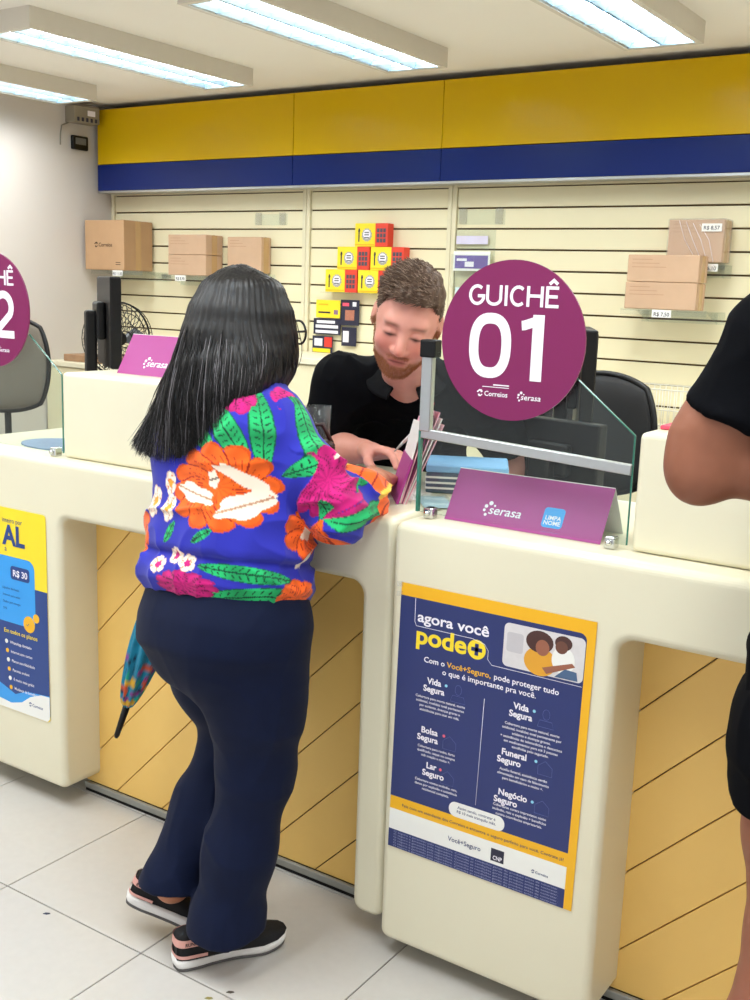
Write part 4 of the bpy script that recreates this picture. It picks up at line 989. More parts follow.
# ------------------------------------------------------------------ woman at the counter
def shoe(parent_thing, heel, toe, lift, s, side, label=None):
    """heel and toe tips of the sole on the floor plan; lift = heel height above the floor"""
    heel = Vector((heel[0], heel[1], lift)); toe = Vector((toe[0], toe[1], .0))
    ln = (toe-heel).length; fx = (toe-heel).normalized(); up = Vector((0, 0, 1)); sy = up.cross(fx).normalized(); uz = fx.cross(sy)
    M = Matrix((fx, sy, uz)).transposed().to_4x4(); M.translation = heel
    out = []
    prof = [(0, .0), (.008, .026), (.04, .034), (.09, .033), (.14, .035), (.19, .043), (.225, .040), (.255, .026), (.268, .0)]
    k = ln/.268; prof = [(a*k, b*k) for a, b in prof]
    up_ = spline([(a, b, 0) for a, b in prof], 26)
    outline = [(p[0], p[1]+.004*math.sin(p[0]/ln*PI)*side) for p in up_] + [(p[0], -p[1]+.006*math.sin(p[0]/ln*PI)*side) for p in up_[::-1][1:-1]]
    def ring(z, grow, toeup=.012):
        r = []
        for x, y in outline:
            cx = ln*.5; t = x/ln; lift_ = toeup*max(0, (t-.72)/.28)**2
            r.append(M @ Vector((cx+(x-cx)*(1+grow*.35), y*(1+grow), z+lift_)))
        return r
    def stack(name, zs, m, par, top=None):
        V = []; n = len(outline)
        for z, g in zs: V += ring(z, g)
        F = [(i*n+j, i*n+(j+1) % n, (i+1)*n+(j+1) % n, (i+1)*n+j) for i in range(len(zs)-1) for j in range(n)] + [tuple(range(n))[::-1], tuple((len(zs)-1)*n+j for j in range(n))]
        return mk(name, V, F, m, par, True)
    sh = stack('shoe', [(.008, -.04), (.014, .03), (.024, .05), (.030, -.02)], mat('white foam sole', '#E6E4E2', .6), parent_thing)
    stack('outsole_tread', [(.0, -.10), (.0015, -.03), (.009, -.02)], mat('grey tread', '#5E5C5C', .8, bump=.6, bscale=300), sh)
    # upper lofted along the foot
    secs = [(.004, .020, .078, .0), (.012, .027, .086, .0), (.03, .032, .088, .0), (.065, .033, .088, 0), (.095, .033, .084, 0), (.13, .034, .070, 0), (.165, .038, .057, 0), (.20, .0425, .052, 0), (.235, .038, .044, 0), (.256, .026, .037, 0), (.266, .012, .030, 0)]
    V, F = [], []; n = 14
    for x, hw, top, _ in secs:
        for j in range(n+1):
            a = PI*j/n; e_ = .45 if x < .12 else .75; cz = max(0, math.sin(a))**.75; V.append(M @ Vector((x*k, -1.0*math.copysign(abs(math.cos(a))**e_, math.cos(a))*hw*k, .030+(top*k-.030)*cz+.010*max(0, (x-.19)/.07)**2)))
    m_ = n+1
    for i in range(len(secs)-1):
        for j in range(n): F.append((i*m_+j, i*m_+j+1, (i+1)*m_+j+1, (i+1)*m_+j))
    F.append(tuple(range(m_))); F.append(tuple((len(secs)-1)*m_+j for j in range(m_))[::-1])
    mk('upper', V, F, mat('black knit', '#101014', .85, var=.2, scale=300, bump=.3), sh, True)
    PK = mat('dusty pink trim', '#D8A097', .6)
    def band(name, z0, z1, x_end, off, m):
        V, F = [], []; pts = []
        for a in range(-8, 9):
            t = a/8; ang = t*PI/2
            pts.append((.032*k-(.030*k+off)*math.cos(ang)**.8 if abs(t) < .99 else .032*k, (.0325+off)*k*math.copysign(abs(math.sin(ang))**.7, t)))
        pts = [(x_end*k, (.034+off)*k*-1)]+pts+[(x_end*k, (.034+off)*k)]
        for z in (z0, z1):
            for x, y in pts: V.append(M @ Vector((x+(.002 if z > .06 else 0), y*(1.0 if z < .06 else .93), z*k)))
        q = len(pts)
        for i in range(q-1): F.append((i, i+1, q+i+1, q+i))
        return mk(name, V, F, m, sh, True)
    band('heel_collar', .060, .078, .066, .0018, PK); band('midsole_stripe', .034, .042, .07, .0025, PK)
    text('heel_lettering', 'RUNNING', Fr(M @ Vector((.066*k, -((.034+.0018)*.93*k+.0004), .0645*k)), fx, uz), -.05, 0, .0125, BLACKP, sh, 'LEFT', .02, d=.0008, width=.05)
    return sh
def make_woman():
    t = thing('person', 'woman with long dark hair, floral blouse and navy trousers leaning on the counter', 'person', (-1.62, 1.82, 0))
    fw = nrm((.10, .995, 0)); rt = np.array([fw[1], -fw[0], 0])
    Hc = np.array([-1.687, 1.97, 1.474]); HR = basis((.25, .96, .03), (0, 0, 1)); HS = 1.06
    rsh, relb, rwr = np.array([-1.548, 1.925, 1.292]), np.array([-1.392, 1.96, 1.108]), np.array([-1.420, 2.155, 1.138])
    lsh, lelb, lwr = np.array([-1.86, 1.975, 1.275]), np.array([-1.90, 2.06, 1.135]), np.array([-1.80, 2.26, 1.120])
    rhip, rkn, ran = np.array([-1.54, 1.86, .80]), np.array([-1.532, 1.855, .48]), np.array([-1.553, 1.775, .085])
    lhip, lkn, lan = np.array([-1.725, 1.885, .80]), np.array([-1.705, 1.99, .475]), np.array([-1.724, 1.770, .150])
    base = np.array([-1.645, 1.862, .885]); topc = np.array([-1.672, 1.965, 1.385])
    az = nrm(topc-base); ax_ = nrm(rt-az*(rt@az)); ay = np.cross(az, ax_); TR = np.array([ax_, ay, az])
    # body
    F = Field((-2.02, 1.60, .02), (-1.34, 2.56, 1.68), .0045)
    head_shape(F, HR, Hc, HS, True)
    F.cone(Hc+(0, -.02, -.06), topc+(0, .0, -.02), .055, .062, .03)
    F.frame(TR, base); F.loft([-.1, 0, .15, .3, .42, .48], [.17, .18, .175, .17, .15, .08], [.13, .14, .13, .12, .10, .07], k=.03); F.frame()
    F.chain([rsh, relb, rwr], [.05, .042, .03], .03); F.chain([lsh, lelb, lwr], [.05, .042, .03], .03)
    F.chain([rhip, rkn, ran], [.09, .06, .045], .03); F.chain([lhip, lkn, lan], [.09, .06, .045], .03)
    for h in (rhip, lhip): F.cone(h, base, .09, .12, .05)
    hand_shape(F, rwr+nrm((-.1, .16, .005))*.03, (-.42, .9, .0), (-.35, -.1, -1), 1, 1.05, (.25, .45, .4), .05, (.5, .5))
    hand_shape(F, lwr+(.02, .02, 0), (.55, .8, .02), (.1, 0, -1), -1, 1.02, (.25, .4, .35))
    V, Q = F.mesh(2); Lp = head_local(V, HR, Hc, HS)
    C = np.tile(L3('#B8795A'), (len(V), 1)); C *= (1+.06*vnoise(V, 60))[:, None]
    C = np.where((Lp[:, 1] > -.12)[:, None] & (np.abs(Lp[:, 0]) < .1)[:, None], face_colour(C, Lp, L3('#9C5048'), L3('#2A1A14'), L3('#C07860')), C)
    org('body', V, Q, SKIN, t, C)
    # blouse
    F = Field((-2.03, 1.62, .86), (-1.30, 2.34, 1.44), .0032)
    F.frame(TR, base)
    F.loft([.0, .012, .03, .055, .08, .11, .16, .24, .32, .38, .43, .465, .49], [.196, .202, .212, .210, .202, .208, .206, .202, .203, .196, .165, .115, .078], [.160, .166, .174, .172, .165, .170, .166, .158, .150, .140, .118, .092, .072], k=.015, p=2.25)
    F.ell((.09, -.10, .35), (.085, .06, .11), .05); F.ell((-.09, -.10, .35), (.085, .06, .11), .05)
    F.frame()
    nb = topc+az*-.03
    F.cone(nb+rt*.05, rsh, .058, .064, .05); F.cone(nb-rt*.05, lsh, .062, .064, .05)
    F.chain([rsh, (rsh+relb)/2+(.012, -.012, -.012), relb, relb*.5+rwr*.5+(0, 0, .002), relb*.24+rwr*.76], [.067, .064, .061, .055, .047], .035)
    F.chain([lsh, (lsh+lelb)/2, lelb, lwr], [.068, .064, .058, .042], .035)
    F.cone(Hc+(0, -.01, -.05), topc+(0, 0, .03), .064, .068, .01, 's')
    for w0, w1 in ((relb, relb*.24+rwr*.76), (lelb, lwr)):
        e = nrm(w1-w0); F.cone(w1+e*.012, w1+e*.05, .034, .036, .004, 's')
    V, Q = F.mesh(2); N = normals(V, Q)
    T = (V-base) @ TR.T
    # which surface: sleeve or trunk
    def seg(P, a, b):
        v = b-a; s_ = np.clip(((P-a) @ v)/(v@v), 0, 1); return np.linalg.norm(P-a-s_[:, None]*v, axis=1), s_
    d1, s1 = seg(V, rsh, relb); d2, s2 = seg(V, relb, rwr); la, lb = np.linalg.norm(relb-rsh), np.linalg.norm(rwr-relb)
    darm = np.minimum(d1, d2); arm = (darm < .082) & (((T[:, 0] > .165)) | (s1 > .35) | (d2 < d1)) & (T[:, 0] > .1)
    b_ = np.where(d1 < d2, s1*la, la+s2*lb)
    # folds
    ridge = lambda P, sc, off: 1-np.abs(vnoise(P, sc, off))
    q = np.stack([np.arctan2(T[:, 0], -T[:, 1])*.17, T[:, 1]*.3, T[:, 2]], 1)
    fold = ridge(q+.03*vnoise(V, 9)[:, None], (5, 4, 17), 3.1)**3*.015*sstep(T[:, 2], .45, .05) + ridge(q, (14, 4, 9), 8)**4*.006
    fold = fold+np.where(arm, ridge(V+.02*vnoise(V, 14, 2)[:, None], (14, 12, 24), 5)**3*.017*sstep(b_, .05, .16), 0)
    fold = fold-.008*np.exp(-((T[:, 2]-.088)/.008)**2)*(~arm)
    V = V+N*(fold-.004)[:, None]; V = lap(V, Q, 1, .4)
    # floral print in garment coordinates
    u = np.arctan2(T[:, 0], -T[:, 1])*.19; v = T[:, 2]; B0 = L3('#2B2FA8')
    C = np.tile(B0, (len(V), 1)); C *= (1+.07*vnoise(V, 40))[:, None]
    GREEN, DGREEN, ORANGE, DOR, MAGN, DMAG, CRM = L3('#1FA862'), L3('#0B3A2C'), L3('#F2641C'), L3('#9A2410'), L3('#C01A74'), L3('#5E0C40'), L3('#F4E6D4')
    def flower(C, u, v, sel, cu, cv, ru, rv, n, col, dark, ph=0, rot=0):
        du, dv = (u-cu)/ru, (v-cv)/rv; r = np.hypot(du, dv); th = np.arctan2(dv, du)+.25*np.sin(r*5+ph); pe = np.abs(np.cos(th*n/2+ph))
        m = sel & (r < .78+.22*pe**.5); C[m] = col*(1+.18*np.sin(th*n+r*6))[m][:, None]
        C[m & (pe < .13) & (r > .30)] = dark; C[m & (np.sin(th*n*3+1) > .93) & (r > .25) & (r < .72)] = dark*1.3
        C[m & (r > .72+.22*pe**.5)] = col*.55+dark*.45
    def leaf(C, u, v, sel, cu, cv, L_, W_, ang):
        a = ((u-cu)*math.cos(ang)+(v-cv)*math.sin(ang))/L_; b = (-(u-cu)*math.sin(ang)+(v-cv)*math.cos(ang)); wl_ = W_*np.clip(1-a*a, 0, 1)**.75
        m = sel & (np.abs(a) < 1) & (np.abs(b) < wl_); C[m] = GREEN*(1+.25*np.sin(a*9))[m][:, None]
        q_ = np.abs(b)/np.maximum(wl_, 1e-5); fr_ = np.mod(a*7-q_*.8, 1)
        C[m & (np.abs(b) < .0016)] = DGREEN; C[m & (fr_ < .22) & (q_ > .25) & (q_ < .68)] = DGREEN; C[m & (q_ > .9)] = DGREEN*1.8
    def blob(C, u, v, sel, cu, cv, ru, rv, ang, col, dark=None):
        a = ((u-cu)*math.cos(ang)+(v-cv)*math.sin(ang))/ru; b = (-(u-cu)*math.sin(ang)+(v-cv)*math.cos(ang))/rv
        m = sel & (a*a+b*b < 1+.25*np.sin(np.arctan2(b, a)*5+cu*90)); C[m] = col
        if dark is not None: C[m & (np.abs(b) < .09)] = dark
    S = ~arm; D = math.radians
    leaf(C, u, v, S, .195, .385, .105, .030, D(98)); leaf(C, u, v, S, .118, .372, .095, .030, D(128)); leaf(C, u, v, S, .045, .355, .06, .022, D(155))
    leaf(C, u, v, S, .325, .345, .10, .027, D(38)); leaf(C, u, v, S, .335, .275, .05, .016, D(10))
    flower(C, u, v, S, .14, .452, .045, .045, 6, MAGN, DMAG, 1); flower(C, u, v, S, .26, .455, .04, .03, 5, MAGN, DMAG, 2)
    flower(C, u, v, S, .335, .165, .075, .062, 7, ORANGE, DOR, .5)
    flower(C, u, v, S, .108, .245, .150, .100, 12, ORANGE, DOR, .3)
    blob(C, u, v, S, .045, .228, .062, .020, D(-12), CRM, L3('#B98A6A')); blob(C, u, v, S, .178, .212, .066, .028, D(22), CRM, L3('#B98A6A')); blob(C, u, v, S, .17, .268, .075, .014, D(-20), CRM)
    blob(C, u, v, S, .098, .262, .013, .02, .3, CRM, L3('#40201A')); blob(C, u, v, S, .345, .175, .035, .022, D(50), CRM)
    for (a, b, r_) in ((-.045, .19, .026), (-.055, .245, .022), (-.12, .2, .03), (-.2, .3, .04)): flower(C, u, v, S, a, b, r_, r_*1.3, 5, CRM, L3('#C86A30'), a*40); blob(C, u, v, S, a, b, r_*.4, r_*.4, 0, L3('#F0A030'))
    leaf(C, u, v, S, -.03, .135, .03, .013, D(60)); leaf(C, u, v, S, .085, .135, .032, .011, D(30)); leaf(C, u, v, S, -.16, .36, .08, .025, D(60))
    blob(C, u, v, S, .34, .103, .03, .012, D(40), CRM)
    leaf(C, u, v, S, .19, .062, .11, .018, D(-4)); leaf(C, u, v, S, .205, .012, .12, .022, D(8)); flower(C, u, v, S, .045, .022, .095, .034, 11, MAGN, DMAG, 1); flower(C, u, v, S, .315, .022, .055, .036, 8, ORANGE, DOR, .2)
    for (a, b) in ((.005, .085), (-.05, .06), (.05, .072)): flower(C, u, v, S, a, b, .026, .02, 5, CRM, L3('#E07A30'), a*30); blob(C, u, v, S, a, b, .01, .008, 0, MAGN)
    flower(C, u, v, S, -.22, .12, .1, .08, 9, ORANGE, DOR, 1); flower(C, u, v, S, .5, .3, .1, .1, 10, MAGN, DMAG, 1)
    # sleeve: position along the arm and round it, 0 = towards the outside
    ea = np.where((d1 < d2)[:, None], nrm(relb-rsh)[None], nrm(rwr-relb)[None]); o0 = nrm((.72, -.68, .12)); o1 = o0[None]-ea*(ea@o0)[:, None]; o1 /= np.linalg.norm(o1, axis=1)[:, None]; o2 = np.cross(ea, o1)
    cen = np.where((d1 < d2)[:, None], rsh+s1[:, None]*(relb-rsh), relb+s2[:, None]*(rwr-relb)); rel = V-cen
    psi = np.arctan2((rel*o2).sum(1), (rel*o1).sum(1))*.058; A_ = arm
    leaf(C, psi, b_, A_, -.035, .075, .10, .026, D(72)); leaf(C, psi, b_, A_, .05, .04, .08, .022, D(110)); 
    flower(C, psi, b_, A_, -.01, .185, .082, .072, 12, MAGN, DMAG, .4); blob(C, psi, b_, A_, -.06, .13, .012, .005, .3, CRM); blob(C, psi, b_, A_, -.045, .15, .008, .004, .3, CRM)
    leaf(C, psi, b_, A_, -.055, .262, .055, .022, D(60)); leaf(C, psi, b_, A_, .035, .285, .075, .026, D(80)); flower(C, psi, b_, A_, .14, .2, .07, .07, 8, ORANGE, DOR)
    cuff = A_ & (b_ > la+lb*.36); C[cuff] = ORANGE; C[cuff & (np.abs(np.sin(psi*95+b_*25)) < .22)] = DOR; C[cuff & (np.sin(psi*60+1) > .93)] = L3('#F2C048')
    C[A_ & (b_ > la+lb*.86)] = B0
    org('blouse', V, Q, CLOTH, t, C)
    # trousers
    F = Field((-1.98, 1.60, .035), (-1.36, 2.13, .97), .004)
    F.frame(TR, base); F.loft([-.12, -.06, 0, .05], [.20, .203, .196, .185], [.162, .165, .155, .15], k=.02, p=2.2); F.frame()
    F.ell((-1.692, 1.79, .785), (.108, .092, .125), .06); F.ell((-1.585, 1.77, .785), (.11, .095, .125), .06)
    F.chain([rhip+(-.01, 0, .02), rhip+(-.004, -.005, -.12), rhip*.4+rkn*.6, rkn+(-.004, 0, 0), (rkn+ran)/2+(.0, -.008, 0), ran+(0, 0, .02), ran+(.005, -.005, -.035)], [.133, .114, .096, .083, .080, .081, .082], .05)
    F.chain([lhip+(.0, 0, .02), (lhip+lkn)/2+(-.01, .0, .0), lkn, (lkn+lan)/2+(.0, -.01, .01), lan+(-.005, -.01, .0), lan+(-.01, -.02, -.03)], [.13, .108, .082, .073, .062, .058], .045)
    F.custom(lambda x, y, z: .096+.10*(y-1.72)-z, (-1.655, 1.6, .03), (-1.36, 2.1, .13), 0, 'i')
    F.custom(lambda x, y, z: np.where(x < -1.645-.0*z, .160-.14*(y-1.70)-z, -1.0), (-1.98, 1.6, .03), (-1.648, 2.1, .16), 0, 'i')
    V, Q = F.mesh(2); N = normals(V, Q)
    qq = V+.03*vnoise(V, 6)[:, None]; qq = np.stack([qq[:, 0]+.35*qq[:, 2], qq[:, 1], qq[:, 2]*.7], 1)
    f1 = ridge(qq, (8, 8, 10), 1)**4*.0045*(1-.7*sstep(V[:, 2], .6, .8)) + ridge(V, (15, 15, 4), 4)**5*.004*(1-.6*sstep(V[:, 2], .55, .8))
    V = lap(V+N*(f1-.002)[:, None], Q, 4, .5)
    C = np.tile(L3('#0A1430'), (len(V), 1)); C *= (1+.08*vnoise(V, 50))[:, None]
    org('trousers', V, Q, vcol_mat('navy jersey', rough=.75, bump=.15, bscale=700, sheen=.03, spec=.15), t, C)
    # hair
    HAIR = mat('black hair', '#0B0A0C', .42, var=.3, scale=60, spec=.4); GREYH = mat('grey hair strands', '#8A868C', .4, var=.2, spec=.6)
    bk = nrm((-.16, -.96, 0)); lf = np.array([bk[1], -bk[0], 0])                      # backwards, and her left
    tips = np.array([[-125, -1.640, 2.05, 1.395], [-105, -1.590, 1.99, 1.375], [-80, -1.575, 1.90, 1.38], [-55, -1.565, 1.83, 1.335], [-30, -1.60, 1.785, 1.29], [0, -1.675, 1.765, 1.238], [30, -1.745, 1.772, 1.222], [60, -1.83, 1.795, 1.222], [90, -1.895, 1.84, 1.232], [125, -1.905, 1.93, 1.25]])
    K = Hc+(-.005, -.012, .142)
    def guide(th, n=14, out=0.0):
        a = math.radians(th); d_ = math.cos(a)*bk+math.sin(a)*lf; T_ = np.array([np.interp(th, tips[:, 0], tips[:, i]) for i in (1, 2, 3)])
        w_ = .106+.018*math.cos(a)**2; z = np.array([0, 0, 1.])
        mid = (Hc+d_*(w_+.004)-z*.03)*.5+T_*.5+d_*.016+(0, 0, .012)
        P = np.array(spline([K+d_*.012, Hc+d_*.082+z*.112, Hc+d_*(w_+.004)+z*.022, mid, T_], n))
        return P+d_[None]*out*np.linspace(.7, 1, n)[:, None]
    F = Field((-2.0, 1.66, 1.17), (-1.42, 2.2, 1.67), .0042)
    F.ell(Hc+(-.004, -.014, .02), (.118, .124, .124), .02)
    for th in np.linspace(-122, 122, 46):
        P = guide(th, 9); R_ = np.array([.022, .026, .028, .028, .027, .025, .022, .018, .009])
        F.chain(list(P-np.array(nrm(P[3]-Hc))*.025), list(R_), .024)
    fd = HR[2]; F.ell(Hc+fd*.115+np.array([0, 0, -.055]), (.066, .07, .105), .02, 's')
    V, Q = F.mesh(10); N = normals(V, Q)
    ang = np.arctan2((V-Hc) @ lf, (V-Hc) @ bk); st = np.sin(ang*46+9*vnoise(V, 9))*.0012+np.sin(ang*101+9*vnoise(V, 12, 3))*.0008
    hair = org('hair', V+N*st[:, None], Q, HAIR, t)
    ths = RNG.uniform(-120, 120, 4200); paths = []
    for th in ths:
        o = RNG.uniform(-.002, .011); P = guide(th, 14, o); P = P+np.cumsum(RNG.normal(0, .0016, (14, 3)), 0); e = RNG.uniform(.9, 1.05)
        P[-1] = P[-2]+(P[-1]-P[-2])*e*1.5; paths.append(P)
    strand_mesh('fine_strands', paths[:3500], .0013, HAIR, hair); strand_mesh('grey_strands', paths[3500:], .0007, GREYH, hair)
    # spectacles
    g = lambda x, y, z: Vector(Hc+HS*(x*HR[0]+y*HR[1]+z*HR[2]))
    gl = tubes('glasses', [([g(s_*(.042+.035*math.cos(a)), .012+.026*math.sin(a), .124-.008*abs(math.cos(a)) if math.cos(a) > 0 else .124) for a in np.linspace(0, 2*PI, 25)], .0028) for s_ in (-1, 1)] + [([g(-.009, .014, .125), g(.009, .014, .125)], .0025)] + [([g(s_*.077, .016, .116), g(s_*.083, .016, .07), g(s_*.083, .006, -.01), g(s_*.082, -.012, -.03)], .0026) for s_ in (-1, 1)], BLACKP, t, 8)
    for s_ in (-1, 1): mk('lens', [g(s_*(.042+.034*math.cos(a)), .012+.025*math.sin(a), .123-.010*max(0, math.cos(a))) for a in np.linspace(0, 2*PI, 24, endpoint=False)], [tuple(range(24))], ACR, gl)
    shoe(t, (-1.646, 1.690), (-1.500, 1.935), .0, 1, 1)
    shoe(t, (-1.848, 1.732), (-1.645, 1.862), .088, 1, -1)
    return t
make_woman()

# folded umbrella hanging beside her
def umbrella(tip, top, label):
    t = thing('folded_umbrella', label, 'umbrella', tip)
    a, b = np.array(tip), np.array(top); e = nrm(b-a); x_ = nrm(np.cross(e, (0, 1, .2))); y_ = np.cross(e, x_); Lg = np.linalg.norm(b-a)
    n = 64; V, C = [], []; prof = [(.155, .010), (.17, .017), (.22, .026), (.30, .034), (.40, .041), (.52, .044), (.62, .040), (.74, .032), (.80, .026), (.83, .010)]
    for z, r in prof:
        for k in range(n):
            th = 2*PI*k/n; rr = r*(1+.14*math.sin(8*th+z*9)); V.append(a+e*z*Lg+(x_*math.cos(th)+y_*math.sin(th))*rr)
    Q = np.array([(i*n+k, i*n+(k+1) % n, (i+1)*n+(k+1) % n, (i+1)*n+k) for i in range(len(prof)-1) for k in range(n)])
    # refine for the printed pattern
    me = bpy.data.meshes.new('canopy'); me.from_pydata([tuple(v) for v in V], [], Q.tolist()); bm = bmesh.new(); bm.from_mesh(me); bmesh.ops.subdivide_edges(bm, edges=bm.edges[:], cuts=3, use_grid_fill=True, smooth=.6)
    V = np.array([v.co[:] for v in bm.verts]); bm.verts.index_update(); Q = np.array([[v.index for v in f.verts] for f in bm.faces if len(f.verts) == 4]); bm.free(); bpy.data.meshes.remove(me)
    h = ((V-a) @ e)/Lg; C = np.tile(L3('#127A9A'), (len(V), 1)); C *= (1+.25*vnoise(V, 80))[:, None]; nz = vnoise(V, 45, 5); n2 = vnoise(V, 60, 9); low = sstep(h, .52, .2)
    for thr, nn, col in ((.25, nz, '#C8502A'), (.35, n2, '#8A3A8C'), (.45, -nz, '#D8A828'), (.4, -n2, '#1FA08A')): C[nn > thr+.5*(1-low)] = L3(col)
    C[(np.abs(nz-.1) < .025) & (low > .3)] = L3('#0A2A44')
    org('canopy', V, Q, CLOTH, t, C)
    tube('ferrule', [a, a+e*.012*Lg, a+e*.16*Lg], [.005, .0075, .010], BLACKP, t, 10)
    tube('shaft', [a+e*.8*Lg, b], .006, STEEL, t)
    hk = [b+e*(.02)+(x_*0), b+e*.05, b+e*.075+y_*.02, b+e*.08+y_*.045, b+e*.06+y_*.062, b+e*.03+y_*.062]
    tube('handle', [b-e*.01]+hk, .010, BLACKP, t, 10)
    tube('closing_strap', [a+e*.6*Lg+(x_*math.cos(q)+y_*math.sin(q))*.043 for q in np.linspace(0, 2*PI, 20)], .004, mat('teal strap', '#0F6A86', .7), t, 6)
    return t
umbrella((-2.105, 1.945, .372), (-1.905, 2.015, .985), 'folded teal umbrella with colourful print hanging beside the navy trousers')

# ------------------------------------------------------------------ clerk behind the counter
def ridge3(P, sc, off): return 1-np.abs(vnoise(P, sc, off))
def make_clerk():
    t = thing('person', 'bearded clerk in a black polo shirt bending over the counter with a pen', 'person', (-1.85, 2.98, 0))
    HS = 1.07; Hc = np.array([-1.487, 2.372, 1.522])
    fh = nrm((.44, -.90, 0)); up0 = np.array([0, 0, 1.]); p_ = math.radians(24); f3 = fh*math.cos(p_)-up0*math.sin(p_)
    im_r = np.array([.844, .536, 0]); u3 = nrm(up0-f3*(up0@f3)); l3 = np.cross(u3, f3); ro = math.radians(13)
    u3 = u3*math.cos(ro)+l3*math.sin(ro)*(1 if l3@im_r > 0 else -1); HR = basis(f3, u3)
    g = nrm((.45, -.89, 0)); rt = np.array([g[1], -g[0], 0])                        # his right
    Cs = np.array([-1.635, 2.62, 1.345]); rsh = np.array([-1.800, 2.535, 1.325]); lsh = np.array([-1.455, 2.70, 1.325])
    relb, rwr = np.array([-1.845, 2.50, 1.140]), np.array([-1.668, 2.455, 1.158]); lelb, lwr = np.array([-1.40, 2.63, 1.150]), np.array([-1.36, 2.66, 1.13])
    lelb = np.array([-1.37, 2.83, 1.10]); lwr = np.array([-1.46, 2.72, 1.00])
    pel = np.array([-1.87, 3.02, .98]); az = nrm(Cs-pel); Lg = np.linalg.norm(Cs-pel); ax_ = nrm(rt-az*(rt@az)); ay = np.cross(az, ax_); TR = np.array([ax_, ay, az])
    F = Field((-2.12, 2.10, .02), (-1.25, 3.20, 1.72), .0052)
    F2 = Field((-1.68, 2.16, 1.30), (-1.30, 2.62, 1.72), .0028)
    # the body is meshed once at fine pitch
    F = Field((-2.10, 2.14, .90), (-1.26, 3.16, 1.72), .0033)
    head_shape(F, HR, Hc, HS)
    nk = Hc+HS*(HR[1]*-.06+HR[2]*-.03); F.cone(nk, Cs+(0.02, -.03, .0), .062, .07, .03)
    F.frame(TR, pel); F.loft([0, .2, .4, .52, Lg-.02], [.15, .15, .165, .13, .07], [.11, .115, .11, .08, .06], k=.03); F.frame()
    F.chain([rsh, relb, relb*.4+rwr*.6, rwr], [.056, .048, .042, .031], .03); F.chain([lsh, lelb, lwr], [.056, .046, .031], .03)
    hand_shape(F, rwr+nrm((1, -.22, .1))*.022, (.93, -.30, .10), (.05, -.30, -1), -1, 1.08, (.22, .42, .35), .02, (.35, .6))
    hand_shape(F, lwr, (-.5, -.5, -.7), (-.6, 0, -.2), 1, 1.06)
    V, Q = F.mesh(2); Lp = head_local(V, HR, Hc, HS); x, y, z = Lp.T; axx = np.abs(x)
    C = np.tile(L3('#DB9C8B'), (len(V), 1)); C *= (1+.04*vnoise(V, 70))[:, None]
    hm = (y > -.13) & (axx < .1) & (np.abs(z) < .14)
    C = np.where(hm[:, None], face_colour(C, Lp, L3('#B0605A'), L3('#6E4A34'), L3('#CF7464')), C)
    # short beard
    bl = sstep(-.038-.0*axx, -.05, -.03)
    jaw = sstep(y, -.055, -.078)*sstep(z, -.01, .02)
    side = np.exp(-((z-.015)/.02)**2)*sstep(axx, .048, .062)*sstep(y, .03, -.02)
    mous = np.exp(-(((axx-.012)/.022)**4+((y+.0535)/.006)**2))*sstep(z, .05, .07)
    mouth = np.exp(-((x/.022)**4+((y+.069)/.011)**4))
    bw = np.clip(np.maximum(jaw*(1-mouth), np.maximum(side, mous*.8)), 0, 1)*hm*(.75+.25*vnoise(V, 220))
    C = mixc(C, L3('#A3643F'), np.clip(bw, 0, 1)*.7)
    org('body', V, Q, SKIN, t, C)
    N = normals(V, Q)
    sel = np.where((bw > .45) & (z > -.02))[0]; sel = RNG.choice(sel, min(2600, len(sel)*3))
    dn = -HR[1]*.8; paths = np.stack([V[sel]+N[sel]*.0005, V[sel]+N[sel]*.003+dn*.003, V[sel]+N[sel]*.004+dn*.008+RNG.normal(0, .001, (len(sel), 3))], 1)
    strand_mesh('beard', paths, .0007, mat('ginger brown beard', '#B0764E', .6, var=.3, scale=200), t)
    # hair
    F = Field(Hc-.19, Hc+.19, .003); F.frame(HR, Hc, HS)
    F.ell((0, .037, -.017), (.0795, .101, .100), .02); F.ell((0, .080, .008), (.062, .040, .074), .03); F.ell((.0, .090, .036), (.052, .028, .046), .03)
    def line(x_, y_, z_):
        hl = np.interp(z_, [-.12, -.075, -.03, -.012, .008, .026, .036, .052, .075, .1], [-.075, -.065, -.022, .028, .022, .0, .045, .078, .083, .088]); return hl-y_
    F.custom(line, (-.16, -.16, -.16), (.16, .16, .16), 0, 'i'); F.frame()
    V, Q = F.mesh(2); N = normals(V, Q); Lp = head_local(V, HR, Hc, HS)
    st = vnoise(Lp, (95, 40, 28), 2)*.0035+vnoise(Lp, (190, 60, 60), 4)*.0018; V = V+N*(st*sstep(Lp[:, 1], .02, .08)+.3*st)[:, None]
    BH = mat('brown hair', '#5E4A3C', .55, var=.35, scale=160, spec=.35); hair = org('hair', V, Q, BH, t)
    sel = RNG.choice(len(V), 4200); sd = HR[2]*.55+HR[0]*.5*0; top = sstep(Lp[sel, 1], .03, .09)[:, None]
    gd = (HR[2]*.25-HR[0]*.55+HR[1]*.1)[None]*top+(-HR[1]*.7-HR[2]*.3)[None]*(1-top); ln = .005+.015*top
    pp = [V[sel]-N[sel]*.001]
    for k in (1, 2, 3): pp.append(V[sel]+N[sel]*(.0012*k*(.3+top))+gd*ln*k/3+RNG.normal(0, .0012, (len(sel), 3))*k/2)
    strand_mesh('hair_strands', np.stack(pp, 1)[:3000], .0010, BH, hair); strand_mesh('light_strands', np.stack(pp, 1)[3000:], .0009, mat('light brown hair', '#A08A78', .5, var=.2, spec=.4), hair)
    # polo shirt
    F = Field((-2.12, 2.18, .86), (-1.26, 3.24, 1.47), .0045)
